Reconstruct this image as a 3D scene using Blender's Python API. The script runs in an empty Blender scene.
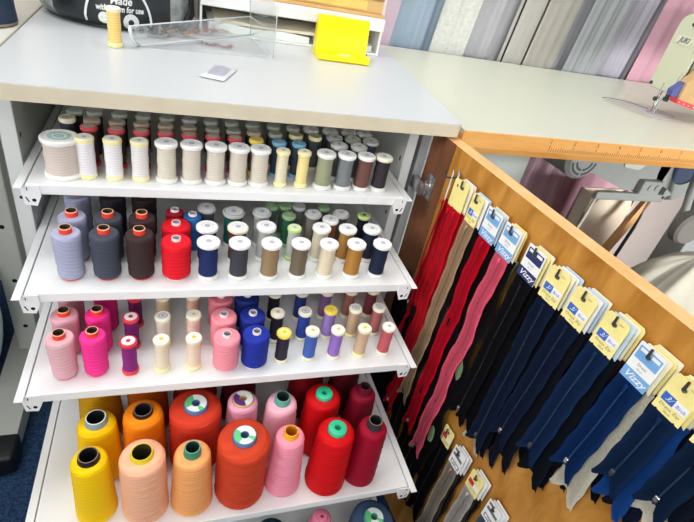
import bpy, bmesh, math, random
from mathutils import Vector, Matrix, noise
random.seed(7)
sc = bpy.context.scene
COL = sc.collection
PI = math.pi

# ------------------------------------------------------------------ materials
def s2l(c):
    return tuple(((v/255)/12.92 if v/255 <= .04045 else ((v/255+.055)/1.055)**2.4) for v in c)
_m = {}
def mat(name, rgb, rough=.5, metal=0., spec=.5, var=0., vscale=60., bump=0., bscale=200., coat=0., trans=0., alpha=1., ior=1.45, emis=0.):
    if name in _m: return _m[name]
    m = bpy.data.materials.new(name); m.use_nodes = True
    nt = m.node_tree; b = nt.nodes['Principled BSDF']
    c = s2l(rgb)
    b.inputs['Base Color'].default_value = (*c, 1)
    b.inputs['Roughness'].default_value = rough
    b.inputs['Metallic'].default_value = metal
    b.inputs['Specular IOR Level'].default_value = spec
    b.inputs['Coat Weight'].default_value = coat
    b.inputs['Transmission Weight'].default_value = trans
    b.inputs['Alpha'].default_value = alpha
    b.inputs['IOR'].default_value = ior
    tc = nt.nodes.new('ShaderNodeTexCoord')
    if var > 0:
        n = nt.nodes.new('ShaderNodeTexNoise'); n.inputs['Scale'].default_value = vscale; n.inputs['Detail'].default_value = 4
        nt.links.new(tc.outputs['Object'], n.inputs['Vector'])
        r = nt.nodes.new('ShaderNodeValToRGB')
        r.color_ramp.elements[0].position = .3; r.color_ramp.elements[1].position = .7
        r.color_ramp.elements[0].color = (*[max(0, v*(1-var)) for v in c], 1)
        r.color_ramp.elements[1].color = (*[min(1, v*(1+var)) for v in c], 1)
        nt.links.new(n.outputs['Fac'], r.inputs['Fac']); nt.links.new(r.outputs['Color'], b.inputs['Base Color'])
    if bump > 0:
        n2 = nt.nodes.new('ShaderNodeTexNoise'); n2.inputs['Scale'].default_value = bscale; n2.inputs['Detail'].default_value = 3
        nt.links.new(tc.outputs['Object'], n2.inputs['Vector'])
        bp = nt.nodes.new('ShaderNodeBump'); bp.inputs['Strength'].default_value = bump; bp.inputs['Distance'].default_value = .002
        nt.links.new(n2.outputs['Fac'], bp.inputs['Height']); nt.links.new(bp.outputs['Normal'], b.inputs['Normal'])
    _m[name] = m
    return m

def thread_mat(rgb, coarse=False):
    """wound sewing thread: fine horizontal winding with a slow drift in tone"""
    name = 'thread_%d_%d_%d%s' % (*rgb, '_c' if coarse else '')
    if name in _m: return _m[name]
    m = bpy.data.materials.new(name); m.use_nodes = True
    nt = m.node_tree; b = nt.nodes['Principled BSDF']; c = s2l(rgb)
    b.inputs['Roughness'].default_value = .6
    b.inputs['Specular IOR Level'].default_value = .14
    tc = nt.nodes.new('ShaderNodeTexCoord')
    mp = nt.nodes.new('ShaderNodeMapping'); mp.inputs['Rotation'].default_value = (math.radians(9), math.radians(6), 0)
    nt.links.new(tc.outputs['Object'], mp.inputs['Vector'])
    w = nt.nodes.new('ShaderNodeTexWave'); w.bands_direction = 'Z'
    w.inputs['Scale'].default_value = 62 if coarse else 95
    w.inputs['Distortion'].default_value = 3.0; w.inputs['Detail'].default_value = 2
    nt.links.new(mp.outputs['Vector'], w.inputs['Vector'])
    w2 = nt.nodes.new('ShaderNodeTexWave'); w2.bands_direction = 'Z'; w2.inputs['Scale'].default_value = 300
    nt.links.new(tc.outputs['Object'], w2.inputs['Vector'])
    r = nt.nodes.new('ShaderNodeValToRGB')
    r.color_ramp.elements[0].color = (*[v*.90 for v in c], 1); r.color_ramp.elements[1].color = (*[min(1, v*1.04) for v in c], 1)
    nt.links.new(w.outputs['Fac'], r.inputs['Fac']); nt.links.new(r.outputs['Color'], b.inputs['Base Color'])
    mx = nt.nodes.new('ShaderNodeMath'); mx.operation = 'ADD'
    nt.links.new(w.outputs['Fac'], mx.inputs[0]); nt.links.new(w2.outputs['Fac'], mx.inputs[1])
    bp = nt.nodes.new('ShaderNodeBump'); bp.inputs['Strength'].default_value = .22; bp.inputs['Distance'].default_value = .0006
    nt.links.new(mx.outputs[0], bp.inputs['Height']); nt.links.new(bp.outputs['Normal'], b.inputs['Normal'])
    _m[name] = m
    return m

def wood_mat(name, c1, c2, scale=(1, 1, 1), rough=.4, axis='Z'):
    m = bpy.data.materials.new(name); m.use_nodes = True
    nt = m.node_tree; b = nt.nodes['Principled BSDF']; b.inputs['Roughness'].default_value = rough
    b.inputs['Specular IOR Level'].default_value = .16
    tc = nt.nodes.new('ShaderNodeTexCoord'); mp = nt.nodes.new('ShaderNodeMapping'); mp.inputs['Scale'].default_value = scale
    nt.links.new(tc.outputs['Object'], mp.inputs['Vector'])
    n = nt.nodes.new('ShaderNodeTexNoise'); n.inputs['Scale'].default_value = 9; n.inputs['Detail'].default_value = 7; n.inputs['Distortion'].default_value = .6
    nt.links.new(mp.outputs['Vector'], n.inputs['Vector'])
    r = nt.nodes.new('ShaderNodeValToRGB'); r.color_ramp.elements[0].position = .32; r.color_ramp.elements[1].position = .7
    r.color_ramp.elements[0].color = (*s2l(c1), 1); r.color_ramp.elements[1].color = (*s2l(c2), 1)
    nt.links.new(n.outputs['Fac'], r.inputs['Fac']); nt.links.new(r.outputs['Color'], b.inputs['Base Color'])
    return m

WHITE = mat('white_enamel', (232, 234, 234), .35, var=.015, vscale=12)
TOPW = mat('white_laminate', (200, 205, 207), .3, var=.01, vscale=6)
CREAM_EDGE = mat('cream_edging', (208, 198, 174), .45, var=.05, vscale=30)
CABGREY = mat('pale_grey_enamel', (206, 209, 206), .45, var=.03, vscale=10)
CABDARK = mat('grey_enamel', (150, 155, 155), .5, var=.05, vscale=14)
POSTGREY = mat('warm_grey_steel', (178, 180, 172), .45, var=.03, vscale=15)
BLACK = mat('black', (12, 12, 14), .5)
HOLE = mat('hole_black', (8, 8, 10), .9)
RUBBER = mat('black_rubber', (16, 17, 20), .45)
METAL = mat('bright_metal', (200, 200, 200), .25, metal=.9)
DKMETAL = mat('dark_metal', (80, 82, 84), .4, metal=.6)
WOOD = wood_mat('door_wood', (158, 104, 36), (206, 150, 74), (4, 4, 1.1), .38)
WOODEDGE = wood_mat('door_edge_wood', (226, 170, 112), (240, 190, 134), (3, 3, 3), .45)
TABWOOD = wood_mat('table_edge_wood', (220, 154, 80), (240, 184, 108), (.7, 4, 4), .4)
TABTOP = mat('table_cream_laminate', (208, 211, 193), .35, var=.012, vscale=5)
CAPW = mat('cap_white', (238, 238, 236), .35)
CAPCLR = mat('cap_frosted', (226, 226, 222), .3, spec=.6)
CAPCREAM = mat('cap_cream', (236, 230, 204), .4)
CAPYEL = mat('cap_pale_yellow', (240, 231, 172), .4)
CAPYEL2 = mat('cap_yellow', (240, 214, 90), .4)
CAPRED = mat('cap_red', (222, 52, 66), .4)
CAPROSE = mat('cap_rose_red', (196, 74, 84), .45)
CAPLIME = mat('cap_lime', (196, 222, 138), .4)
CAPGREEN = mat('cap_green', (142, 178, 128), .4)
CAPBLUE = mat('cap_blue', (112, 164, 196), .4)
CAPTAN = mat('cap_tan', (186, 176, 156), .45)
CAPGREY = mat('cap_grey', (184, 188, 186), .45)
CAPGG = mat('cap_grey_green', (166, 176, 160), .45)
LABELW = mat('label_white', (240, 240, 238), .5)
LABELP = mat('label_print', (222, 225, 229), .5, var=.10, vscale=700)
LABELG = mat('label_green_blue', (176, 212, 208), .5, var=.30, vscale=420)
DOTGREY = mat('dot_grey', (176, 178, 186), .6)
DOTYEL = mat('dot_yellow', (226, 198, 40), .5)
DOTRED = mat('dot_red', (206, 30, 56), .5)
DOTDK = mat('dot_dark', (40, 42, 46), .6)
TUBERED = mat('tube_red', (226, 62, 44), .4)
TUBERIM = mat('tube_rim', (240, 180, 140), .5)
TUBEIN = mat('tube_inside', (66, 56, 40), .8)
TUBEW = mat('tube_white', (232, 220, 218), .4)

# ------------------------------------------------------------------ object helpers
def link(name, me, mats=(), parent=None, loc=None):
    o = bpy.data.objects.new(name, me); COL.objects.link(o)
    if mats and not me.materials:
        for m in mats: me.materials.append(m)
    if parent is not None: o.parent = parent
    if loc is not None: o.location = loc
    return o
def obj(name, bm, mats, parent=None, smooth=False, loc=None, auto=None):
    me = bpy.data.meshes.new(name)
    bmesh.ops.recalc_face_normals(bm, faces=bm.faces[:])
    bm.to_mesh(me); bm.free()
    if smooth:
        for p in me.polygons: p.use_smooth = True
        if auto: me.set_sharp_from_angle(angle=math.radians(auto))
    if not isinstance(mats, (list, tuple)): mats = [mats]
    return link(name, me, mats, parent, loc)
def tag(o, label=None, cat=None, group=None, kind=None):
    if label: o['label'] = label
    if cat: o['category'] = cat
    if group: o['group'] = group
    if kind: o['kind'] = kind
    return o
def empty(name, loc=(0, 0, 0), label=None, cat=None, group=None, M=None):
    o = bpy.data.objects.new(name, None); COL.objects.link(o); o.empty_display_size = .01
    if M is not None: o.matrix_world = M
    else: o.location = loc
    return tag(o, label, cat, group)
def box(bm, x0, x1, y0, y1, z0, z1, mi=0, bev=0., seg=2):
    vs = [bm.verts.new((x, y, z)) for x in (x0, x1) for y in (y0, y1) for z in (z0, z1)]
    idx = [(0, 1, 3, 2), (4, 6, 7, 5), (0, 4, 5, 1), (2, 3, 7, 6), (0, 2, 6, 4), (1, 5, 7, 3)]
    fs = [bm.faces.new([vs[i] for i in f]) for f in idx]
    for f in fs: f.material_index = mi
    if bev > 0:
        es = list({e for f in fs for e in f.edges})
        r = bmesh.ops.bevel(bm, geom=es, offset=bev, segments=seg, affect='EDGES', profile=.5)
        for f in r['faces']: f.material_index = mi
    return vs
def lathe(bm, prof, seg=28, c=(0, 0, 0), M=None, ripple=None):
    """prof: list of (r, z, material index of the band that starts here)"""
    rings = []
    for k, p in enumerate(prof):
        r, z = p[0], p[1]
        if r < 1e-6:
            v = Vector((c[0], c[1], c[2]+z)); rings.append([bm.verts.new(M @ v if M else v)]); continue
        ring = []
        for i in range(seg):
            a = 2*PI*i/seg; rr = r
            if ripple: rr = r*(1+ripple(a, z, k))
            v = Vector((c[0]+rr*math.cos(a), c[1]+rr*math.sin(a), c[2]+z)); ring.append(bm.verts.new(M @ v if M else v))
        rings.append(ring)
    for k in range(len(rings)-1):
        a, b = rings[k], rings[k+1]; mi = prof[k][2] if len(prof[k]) > 2 else 0
        for i in range(seg):
            j = (i+1) % seg
            if len(a) == 1 and len(b) == 1: continue
            if len(a) == 1: f = bm.faces.new((a[0], b[i], b[j]))
            elif len(b) == 1: f = bm.faces.new((a[i], a[j], b[0]))
            else: f = bm.faces.new((a[i], a[j], b[j], b[i]))
            f.material_index = mi
def tube(bm, pts, r, seg=10, mi=0, caps=True):
    pts = [Vector(p) for p in pts]; rings = []
    rs = r if isinstance(r, (list, tuple)) else [r]*len(pts)
    up = Vector((0, 0, 1))
    for i, p in enumerate(pts):
        d = (pts[min(i+1, len(pts)-1)]-pts[max(i-1, 0)]).normalized()
        s = d.cross(up)
        if s.length < 1e-3: s = d.cross(Vector((1, 0, 0)))
        s.normalize(); t = s.cross(d)
        rings.append([bm.verts.new(p+s*rs[i]*math.cos(2*PI*k/seg)+t*rs[i]*math.sin(2*PI*k/seg)) for k in range(seg)])
    for a, b in zip(rings, rings[1:]):
        for k in range(seg):
            f = bm.faces.new((a[k], a[(k+1) % seg], b[(k+1) % seg], b[k])); f.material_index = mi
    if caps:
        for rg in (rings[0], rings[-1]):
            f = bm.faces.new(rg); f.material_index = mi
def prism(bm, poly, ax, t0, t1, mi=0):
    """poly: 2-D outline; ax: axis of extrusion ('x','y','z') from t0 to t1"""
    def P(u, v, t): return {'x': (t, u, v), 'y': (u, t, v), 'z': (u, v, t)}[ax]
    a = [bm.verts.new(P(u, v, t0)) for u, v in poly]; b = [bm.verts.new(P(u, v, t1)) for u, v in poly]
    fs = [bm.faces.new(a), bm.faces.new(b)]
    n = len(poly)
    for i in range(n): fs.append(bm.faces.new((a[i], a[(i+1) % n], b[(i+1) % n], b[i])))
    for f in fs: f.material_index = mi
    return fs
def disc(bm, cx, cz, r, y, mi, seg=16, r0=0., a0=0., a1=2*PI):
    """flat ring or sector in the xz plane at depth y"""
    full = abs(a1-a0-2*PI) < 1e-6
    n = seg; outer = []; inner = []
    for i in range(n+(0 if full else 1)):
        a = a0+(a1-a0)*i/n
        outer.append(bm.verts.new((cx+r*math.cos(a), y, cz+r*math.sin(a))))
        if r0 > 0: inner.append(bm.verts.new((cx+r0*math.cos(a), y, cz+r0*math.sin(a))))
    if r0 <= 0:
        if full: bm.faces.new(outer).material_index = mi
        else: bm.faces.new(outer+[bm.verts.new((cx, y, cz))]).material_index = mi
    else:
        k = len(outer)
        for i in range(k if full else k-1):
            j = (i+1) % k
            bm.faces.new((outer[i], outer[j], inner[j], inner[i])).material_index = mi
def text(bm, s, size, fn, mi, shear=0., bold=0., width=None):
    """lettering as flat mesh; fn maps the (u, v) of the text plane, centred, to a 3-D point"""
    cu = bpy.data.curves.new('lettering', 'FONT'); cu.body = s; cu.size = size; cu.align_x = 'CENTER'; cu.align_y = 'CENTER'
    cu.shear = shear; cu.resolution_u = 2; cu.offset = bold
    o = bpy.data.objects.new('lettering', cu); COL.objects.link(o)
    me = o.to_mesh()
    k = 1.
    if width and len(me.vertices):
        xs = [v.co.x for v in me.vertices]; k = width/max(1e-6, max(xs)-min(xs))
    vs = [bm.verts.new(fn(v.co.x*k, v.co.y)) for v in me.vertices]
    for p in me.polygons:
        try: bm.faces.new([vs[i] for i in p.vertices]).material_index = mi
        except ValueError: pass
    o.to_mesh_clear(); bpy.data.objects.remove(o); bpy.data.curves.remove(cu)

# ------------------------------------------------------------------ room
bm = bmesh.new(); box(bm, -2.2, 3.2, -1.6, .76, -.11, -.06)
CARPET = mat('blue_carpet', (44, 66, 96), .95, spec=.1, var=.55, vscale=260, bump=.8, bscale=320)
tag(obj('floor', bm, CARPET), kind='structure')
bm = bmesh.new(); box(bm, -2.2, 3.2, .74, .80, -.06, 2.4)
tag(obj('wall_back', bm, mat('wall_paint', (214, 200, 192), .8, var=.03, vscale=5)), kind='structure')

# ------------------------------------------------------------------ cabinet
ZT, ZB = .66, .6413
cab = empty('thread_cabinet', (0, .38, -.06), 'white storage cabinet with pull-out thread shelves and an open wooden door', 'cabinet')
def cobj(name, bm, mats, parent=None, **k):
    """mesh given in world coordinates, parented to a thing whose matrix is a plain translation"""
    p = parent or cab
    base = Vector((0, 0, 0)); q = p
    while q is not None: base += q.location; q = q.parent
    bmesh.ops.translate(bm, verts=bm.verts[:], vec=-base)
    return obj(name, bm, mats, p, **k)
# top: white laminate with a cream edging strip along the front
def round_poly(pts, rad, n=5):
    out = []
    for i, p in enumerate(pts):
        r = rad[i]
        if r <= 0: out.append(p); continue
        p = Vector(p); a = (Vector(pts[i-1])-p).normalized(); b = (Vector(pts[(i+1) % len(pts)])-p).normalized()
        ang = a.angle(b); d = r/math.tan(ang/2)
        c = p+(a+b).normalized()*(r/math.sin(ang/2)); s = p+a*d; e = p+b*d
        a0 = math.atan2(s.y-c.y, s.x-c.x); a1 = math.atan2(e.y-c.y, e.x-c.x)
        while a1-a0 > PI: a1 -= 2*PI
        while a1-a0 < -PI: a1 += 2*PI
        for k in range(n+1):
            t = a0+(a1-a0)*k/n; out.append((c.x+r*math.cos(t), c.y+r*math.sin(t)))
    return out
outl = round_poly([(-.277, .143), (.309, .143), (.339, .6165), (-.277, .6165)], [.006, .012, 0, 0])
bm = bmesh.new(); prism(bm, outl, 'z', ZB, ZT-.0012)
for f in bm.faces: f.material_index = 0
o_edge = cobj('edge_band', bm, [CREAM_EDGE])
bm = bmesh.new(); prism(bm, [(x*.999, y+.0006 if y < .3 else y) for x, y in outl], 'z', ZT-.0012, ZT)
cobj('top_panel', bm, [TOPW])
def side(x0, x1, y0, y1, m, holes=()):
    bm = bmesh.new(); box(bm, x0, x1, y0, y1, -.05, ZB, 0, .0008, 1)
    for z in holes:
        xs = (x0+x1)/2
        disc(bm, xs, z, .0024, y0-.0003, 1, 12)
        # matching oval slots along the inner face
    xin = x1 if x0 < 0 else x0
    sgn = 1 if x0 < 0 else -1
    for z in [.1+.048*k for k in range(12)]:
        for y in (y0+.012, y0+.14, y0+.26):
            vs = [bm.verts.new((xin+sgn*.0003, y+.0026*math.cos(a), z+.0042*math.sin(a))) for a in [2*PI*i/10 for i in range(10)]]
            bm.faces.new(vs).material_index = 1
    return cobj('side_panel', bm, [m, HOLE])
side(-.271, -.2535, .186, .585, CABGREY, [.405, .30, .5])
side(.2535, .269, .189, .585, CABGREY, [])
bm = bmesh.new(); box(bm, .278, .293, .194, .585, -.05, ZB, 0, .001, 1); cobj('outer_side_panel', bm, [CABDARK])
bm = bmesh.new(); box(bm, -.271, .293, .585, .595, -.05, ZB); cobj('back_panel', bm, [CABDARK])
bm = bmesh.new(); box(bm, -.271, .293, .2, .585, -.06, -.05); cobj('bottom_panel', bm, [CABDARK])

SH = [(.5501, .128, .119, 0), (.4536, .047, .037, .0018), (.3569, -.018, -.026, .0028), (.2081, -.120, -.130, .0027), (.050, -.190, -.200, .0027)]
for z, yf, yt, xr in SH:
    bm = bmesh.new()
    box(bm, -.2395, .2395+xr, yf, .57, z-.0133, z, 0, .0012, 2)
    shf = cobj('pull_out_shelf', bm, [WHITE])
    for s in (-1, 1):
        e = xr if s > 0 else 0
        bm = bmesh.new()
        a, b = sorted((s*.2410+e, s*.2500+e))
        box(bm, a, b, yt, .575, z-.0014, z+.0002, 0, .0003, 1)
        a, b = sorted((s*.2408+e, s*.2424+e))
        box(bm, a, b, yt+.007, .575, z-.014, z-.001, 0)
        rail = cobj('runner', bm, [WHITE])
        rail.parent = shf
        # pierced mounting bracket hanging under the front end of the runner
        bm = bmesh.new()
        y = yt+.0075
        x0, x1, x2, x3 = s*.2455, s*.2430, s*.2300, s*.2245
        prism(bm, [(x0, z-.001), (x1, z-.0262), (x2, z-.0275), (x3, z-.0140), (x3+s*.001, z-.001)], 'y', y, y+.0014, 0)
        disc(bm, s*.2325, z-.0200, .0023, y-.0002, 1, 12)
        prism(bm, [(s*.2372, z-.0225), (s*.2386, z-.0225), (s*.2414, z-.0160), (s*.2400, z-.0160)], 'y', y-.0003, y-.0001, 1)
        prism(bm, [(s*.2376, z-.0075), (s*.2386, z-.0075), (s*.2386, z-.0035), (s*.2376, z-.0035)], 'y', y-.0003, y-.0001, 1)
        bmesh.ops.translate(bm, verts=bm.verts[:], vec=(e, 0, 0)); br = cobj('bracket', bm, [WHITE, HOLE]); br.parent = shf

# ------------------------------------------------------------------ door (opened square to the cabinet) and its hooks
ZD = .637
A0 = Vector((.29708805, .13663642, 0)); D = Vector((.09983221, -.99500429, 0)); N = Vector((-.99500429, -.09983221, 0))
def door_M(t, w, z):
    p = A0+D*t+N*w
    return Matrix(((D.x, -N.x, 0, p.x), (D.y, -N.y, 0, p.y), (0, 0, 1, z), (0, 0, 0, 1)))
bm = bmesh.new(); box(bm, -.051, .62, 0, .020, -.052, ZD, 0, .0012, 2)
for f in bm.faces:
    c = f.calc_center_median()
    if c.z > ZD-.0016: f.material_index = 1
Minv = Matrix.Translation(-cab.location)
door = obj('door', bm, [WOOD, WOODEDGE], cab); door.matrix_local = Minv @ door_M(0, 0, 0)
bm = bmesh.new(); box(bm, -.0512, .0085, -.0006, .0008, -.051, ZD-.0010); obj('hinge_shade_strip', bm, wood_mat('hinge_shade_wood', (104, 66, 44), (134, 88, 60), (5, 5, 1.2), .45), door)  # dark strip paints the cabinet top's shadow onto the door wood
# cup hinge at the cabinet side
def hinge(z):
    bm = bmesh.new()
    box(bm, -.034, -.012, -.0022, 0, z-.020, z+.020, 0, .001, 2)       # plate on the door
    lathe(bm, [(0, 0), (.0085, 0), (.0085, .004), (.006, .0055), (0, .0055)], 18, M=Matrix.Translation((-.028, 0, z)) @ Matrix.Rotation(PI/2, 4, 'X'))
    box(bm, -.056, -.022, -.0155, -.0045, z-.015, z+.005, 0, .002, 2)   # arm
    lathe(bm, [(0, 0), (.0022, 0), (.0022, .001), (0, .001)], 10, M=Matrix.Translation((-.0235, -.002, z+.009)) @ Matrix.Rotation(PI/2, 4, 'X'))
    lathe(bm, [(0, 0), (.0022, 0), (.0022, .001), (0, .001)], 10, M=Matrix.Translation((-.0235, -.002, z-.009)) @ Matrix.Rotation(PI/2, 4, 'X'))
    o = obj('hinge', bm, METAL, door, smooth=True, auto=35); return o
hinge(.554); hinge(.11)
def hook(t, z, L=.021):
    bm = bmesh.new()
    pts = [(t, .001, z-.0006), (t, -.004, z-.0006), (t, -L*.6, z-.0006), (t, -L, z), (t, -L-.0022, z+.0025), (t, -L-.0022, z+.0115)]
    tube(bm, pts, [.0012]*3+[.0015, .0016, .0013], 8, 0)
    lathe(bm, [(0, 0), (.0035, 0), (.0030, .0012), (0, .0014)], 12, M=Matrix.Translation((t, 0, z-.0006)) @ Matrix.Rotation(PI/2, 4, 'X'))
    return obj('hook', bm, DKMETAL, door, smooth=True, auto=40)

# ------------------------------------------------------------------ thread spools
mesh_cache = {}
def shared(key, build, mats):
    if key not in mesh_cache:
        bm = bmesh.new(); build(bm)
        bmesh.ops.recalc_face_normals(bm, faces=bm.faces[:])
        me = bpy.data.meshes.new(key.split('|')[0]); bm.to_mesh(me); bm.free()
        for p in me.polygons: p.use_smooth = True
        me.set_sharp_from_angle(angle=math.radians(40))
        for m in mats: me.materials.append(m)
        mesh_cache[key] = me
    return mesh_cache[key]
def part(name, key, build, mats, parent):
    """a copy of the shared shape with materials of its own"""
    me = shared(key, build, mats)
    o = bpy.data.objects.new(name, me); COL.objects.link(o); o.parent = parent
    for i, m in enumerate(mats):
        o.material_slots[i].link = 'OBJECT'; o.material_slots[i].material = m
    return o
def q(v): return '%.4f' % v
def spool_body(bm, r, z0, z1):
    n = 7
    prof = [(r*.85, z0)]
    for i in range(n+1):
        t = i/n; z = z0+(z1-z0)*t
        prof.append((r*(1+.025*math.sin(i*2.1)), z))
    prof.append((r*.85, z1)); lathe(bm, prof, 26)
def cap_disc(bm, r, z0, z1):
    b = min(.0012, (z1-z0)*.3)
    lathe(bm, [(0, z0), (r-b, z0), (r, z0+b), (r, z1-b), (r-b, z1), (r*.80, z1), (r*.78, z1-.0004), (0, z1-.0004)], 28)
def cap_label(bm, r, z):
    lathe(bm, [(r*.76, z, 0), (r*.60, z+.0001, 1), (r*.38, z+.0001, 0), (r*.27, z+.0001, 2), (0, z+.0001, 2)], 24)
def cap_spool(x, y, z, label, group, rgb, rc, rt, h, cap, capb, ring, dot, cat='thread spool', print_m=None, topw=None, rim_h=.006):
    t = empty('thread_spool', (x, y, z), label, cat, group)
    t.rotation_euler = (0, 0, random.uniform(0, 6.28))
    part('thread', 'thread|c'+q(rt)+q(h), lambda bm: spool_body(bm, rt, rim_h*.8, h-rim_h*.8), [thread_mat(rgb)], t)
    tc = part('top_cap', 'top_cap|'+q(rc)+q(h)+q(rim_h), lambda bm: cap_disc(bm, rc, h-rim_h, h), [cap], t)
    part('bottom_cap', 'bottom_cap|'+q(rc)+q(rim_h), lambda bm: cap_disc(bm, rc, 0, rim_h), [capb], t)
    part('cap_label', 'cap_label|'+q(rc)+q(h), lambda bm: cap_label(bm, rc*1.02, h-.0002), [topw or LABELW, print_m or ring, dot], tc)
    return t
def tube_body(bm, rb, rt, z0, z1, tr):
    prof = [(rb*.86, z0)]
    n = 9
    for i in range(n+1):
        u = i/n; z = z0+.003+(z1-z0-.006)*u
        prof.append(((rb+(rt-rb)*u)*(1+.022*math.sin(i*2.4)), z))
    prof += [(rt*.97, z1-.0012), (rt*.90, z1), (tr*1.0, z1+.0005)]
    lathe(bm, prof, 28)
def core(bm, r, z0, z1, wall=.0012):
    lathe(bm, [(r*.9, 0, 0), (r, 0, 0), (r, .003, 0), (r, z1-.001, 1), (r-.0003, z1, 1), (r-wall, z1, 2), (r-wall, z1-.02, 2), (0, z1-.02, 2)], 22)
def tube_spool(x, y, z, label, group, rgb, rb, rt, h, tr, tp, cm, cat='thread spool'):
    t = empty('thread_spool', (x, y, z), label, cat, group); t.rotation_euler = (0, 0, random.uniform(0, 6.28))
    part('thread', 'thread|t'+q(rb)+q(rt)+q(h), lambda bm: tube_body(bm, rb, rt, .0022, h, tr), [thread_mat(rgb, True)], t)
    def tb(bm):
        lathe(bm, [(0, 0, 0), (rb*.80, 0, 0), (rb*.80, .004, 0), (tr, .004, 0), (tr, h+tp-.001, 1), (tr-.0003, h+tp, 1), (tr-.0011, h+tp, 2), (tr-.0011, h-.012, 2), (0, h-.012, 2)], 24)
    part('tube', 'tube|'+q(rb)+q(tr)+q(h)+q(tp), tb, cm, t)
    return t
def cone_body(bm, rb, rt, h, seed, tr):
    """tapered cone of thread with the slack ridges of a wound cone"""
    rnd = random.Random(seed); n = 22
    ph = [rnd.uniform(0, 6.28) for _ in range(3)]; fr = [rnd.uniform(5, 8), rnd.uniform(9, 13)]
    prof = [(rb*.55, .0, 0), (rb*.93, .0006, 0)]
    for i in range(n+1):
        u = i/n; prof.append((rb*.985+(rt*.985-rb*.985)*u**1.08, .003+(h-.010)*u, 0))
    prof += [(rt*.955, h-.0045, 0), (rt*.87, h-.0018, 0), (max(rt*.74, tr*1.1), h-.0004, 0), (tr*1.04, h, 0)]
    amp = .022
    def rip(a, z, k):
        if k < 2 or k > n+2: return 0
        return amp*math.sin(2*PI*fr[0]*z/h+1.1*math.sin(a+ph[0])+ph[1])*(.6+.4*math.sin(a*2+ph[2]))+.006*math.sin(2*PI*fr[1]*z/h+1.6*math.sin(a*1+ph[2]))
    lathe(bm, prof, 40, ripple=rip)
def cone(x, y, z, label, group, rgb, rb, rt, h, kind, cmats, tr=.0105, tp=.010, cat='thread cone'):
    t = empty('thread_cone', (x, y, z), label, cat, group); a = random.uniform(-.3, .3); t.rotation_euler = (0, 0, a)
    part('thread', 'thread|k'+q(rb)+q(rt)+q(h)+str(int(x*1000)), lambda bm: cone_body(bm, rb, rt, h, int(x*1e4), tr), [thread_mat(rgb, True)], t)
    if kind == 'tube':
        def tb(bm):
            lathe(bm, [(0, 0, 0), (tr*1.5, .0003, 0), (tr*1.25, h-.004, 0), (tr*1.12, h-.001, 0), (tr, h+tp-.0012, 0), (tr-.0004, h+tp, 1), (tr-.0016, h+tp, 2), (tr-.0022, h-.03, 2), (0, h-.03, 2)], 30)
        part('core_tube', 'core_tube|'+q(tr)+q(tp)+q(h), tb, cmats, t)
    else:
        def db(bm):
            lathe(bm, [(0, h-.02, 0), (tr, h-.02, 0), (tr*1.0, h+tp-.0016, 0), (tr*.96, h+tp-.0004, 0), (tr*.88, h+tp, 0), (tr*.34, h+tp, 0), (tr*.30, h+tp-.014, 1), (0, h+tp-.014, 1)], 32)
        dk = part('core_tube', 'core_tube|d'+q(tr)+q(tp)+q(h), db, [cmats[0], HOLE], t)
        if len(cmats) > 1:
            purple = cmats[2].name == 'paper_purple'
            def lb(bm):
                zz = h+tp+.0002
                for i in range(36):
                    a0, a1 = 2*PI*i/36, 2*PI*(i+1)/36
                    mi = 1 if (12 <= i < 22 or (purple and 22 <= i < 27) or (not purple and 30 <= i < 33)) else 0
                    vs = [bm.verts.new((rr*math.cos(aa), rr*math.sin(aa), zz)) for rr, aa in ((tr*.90, a0), (tr*.90, a1), (tr*.36, a1), (tr*.36, a0))]
                    bm.faces.new(vs).material_index = mi
            part('paper_label', 'paper_label|%d' % purple+q(tr)+q(tp)+q(h), lb, [cmats[1], cmats[2]], dk)
    return t

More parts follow.
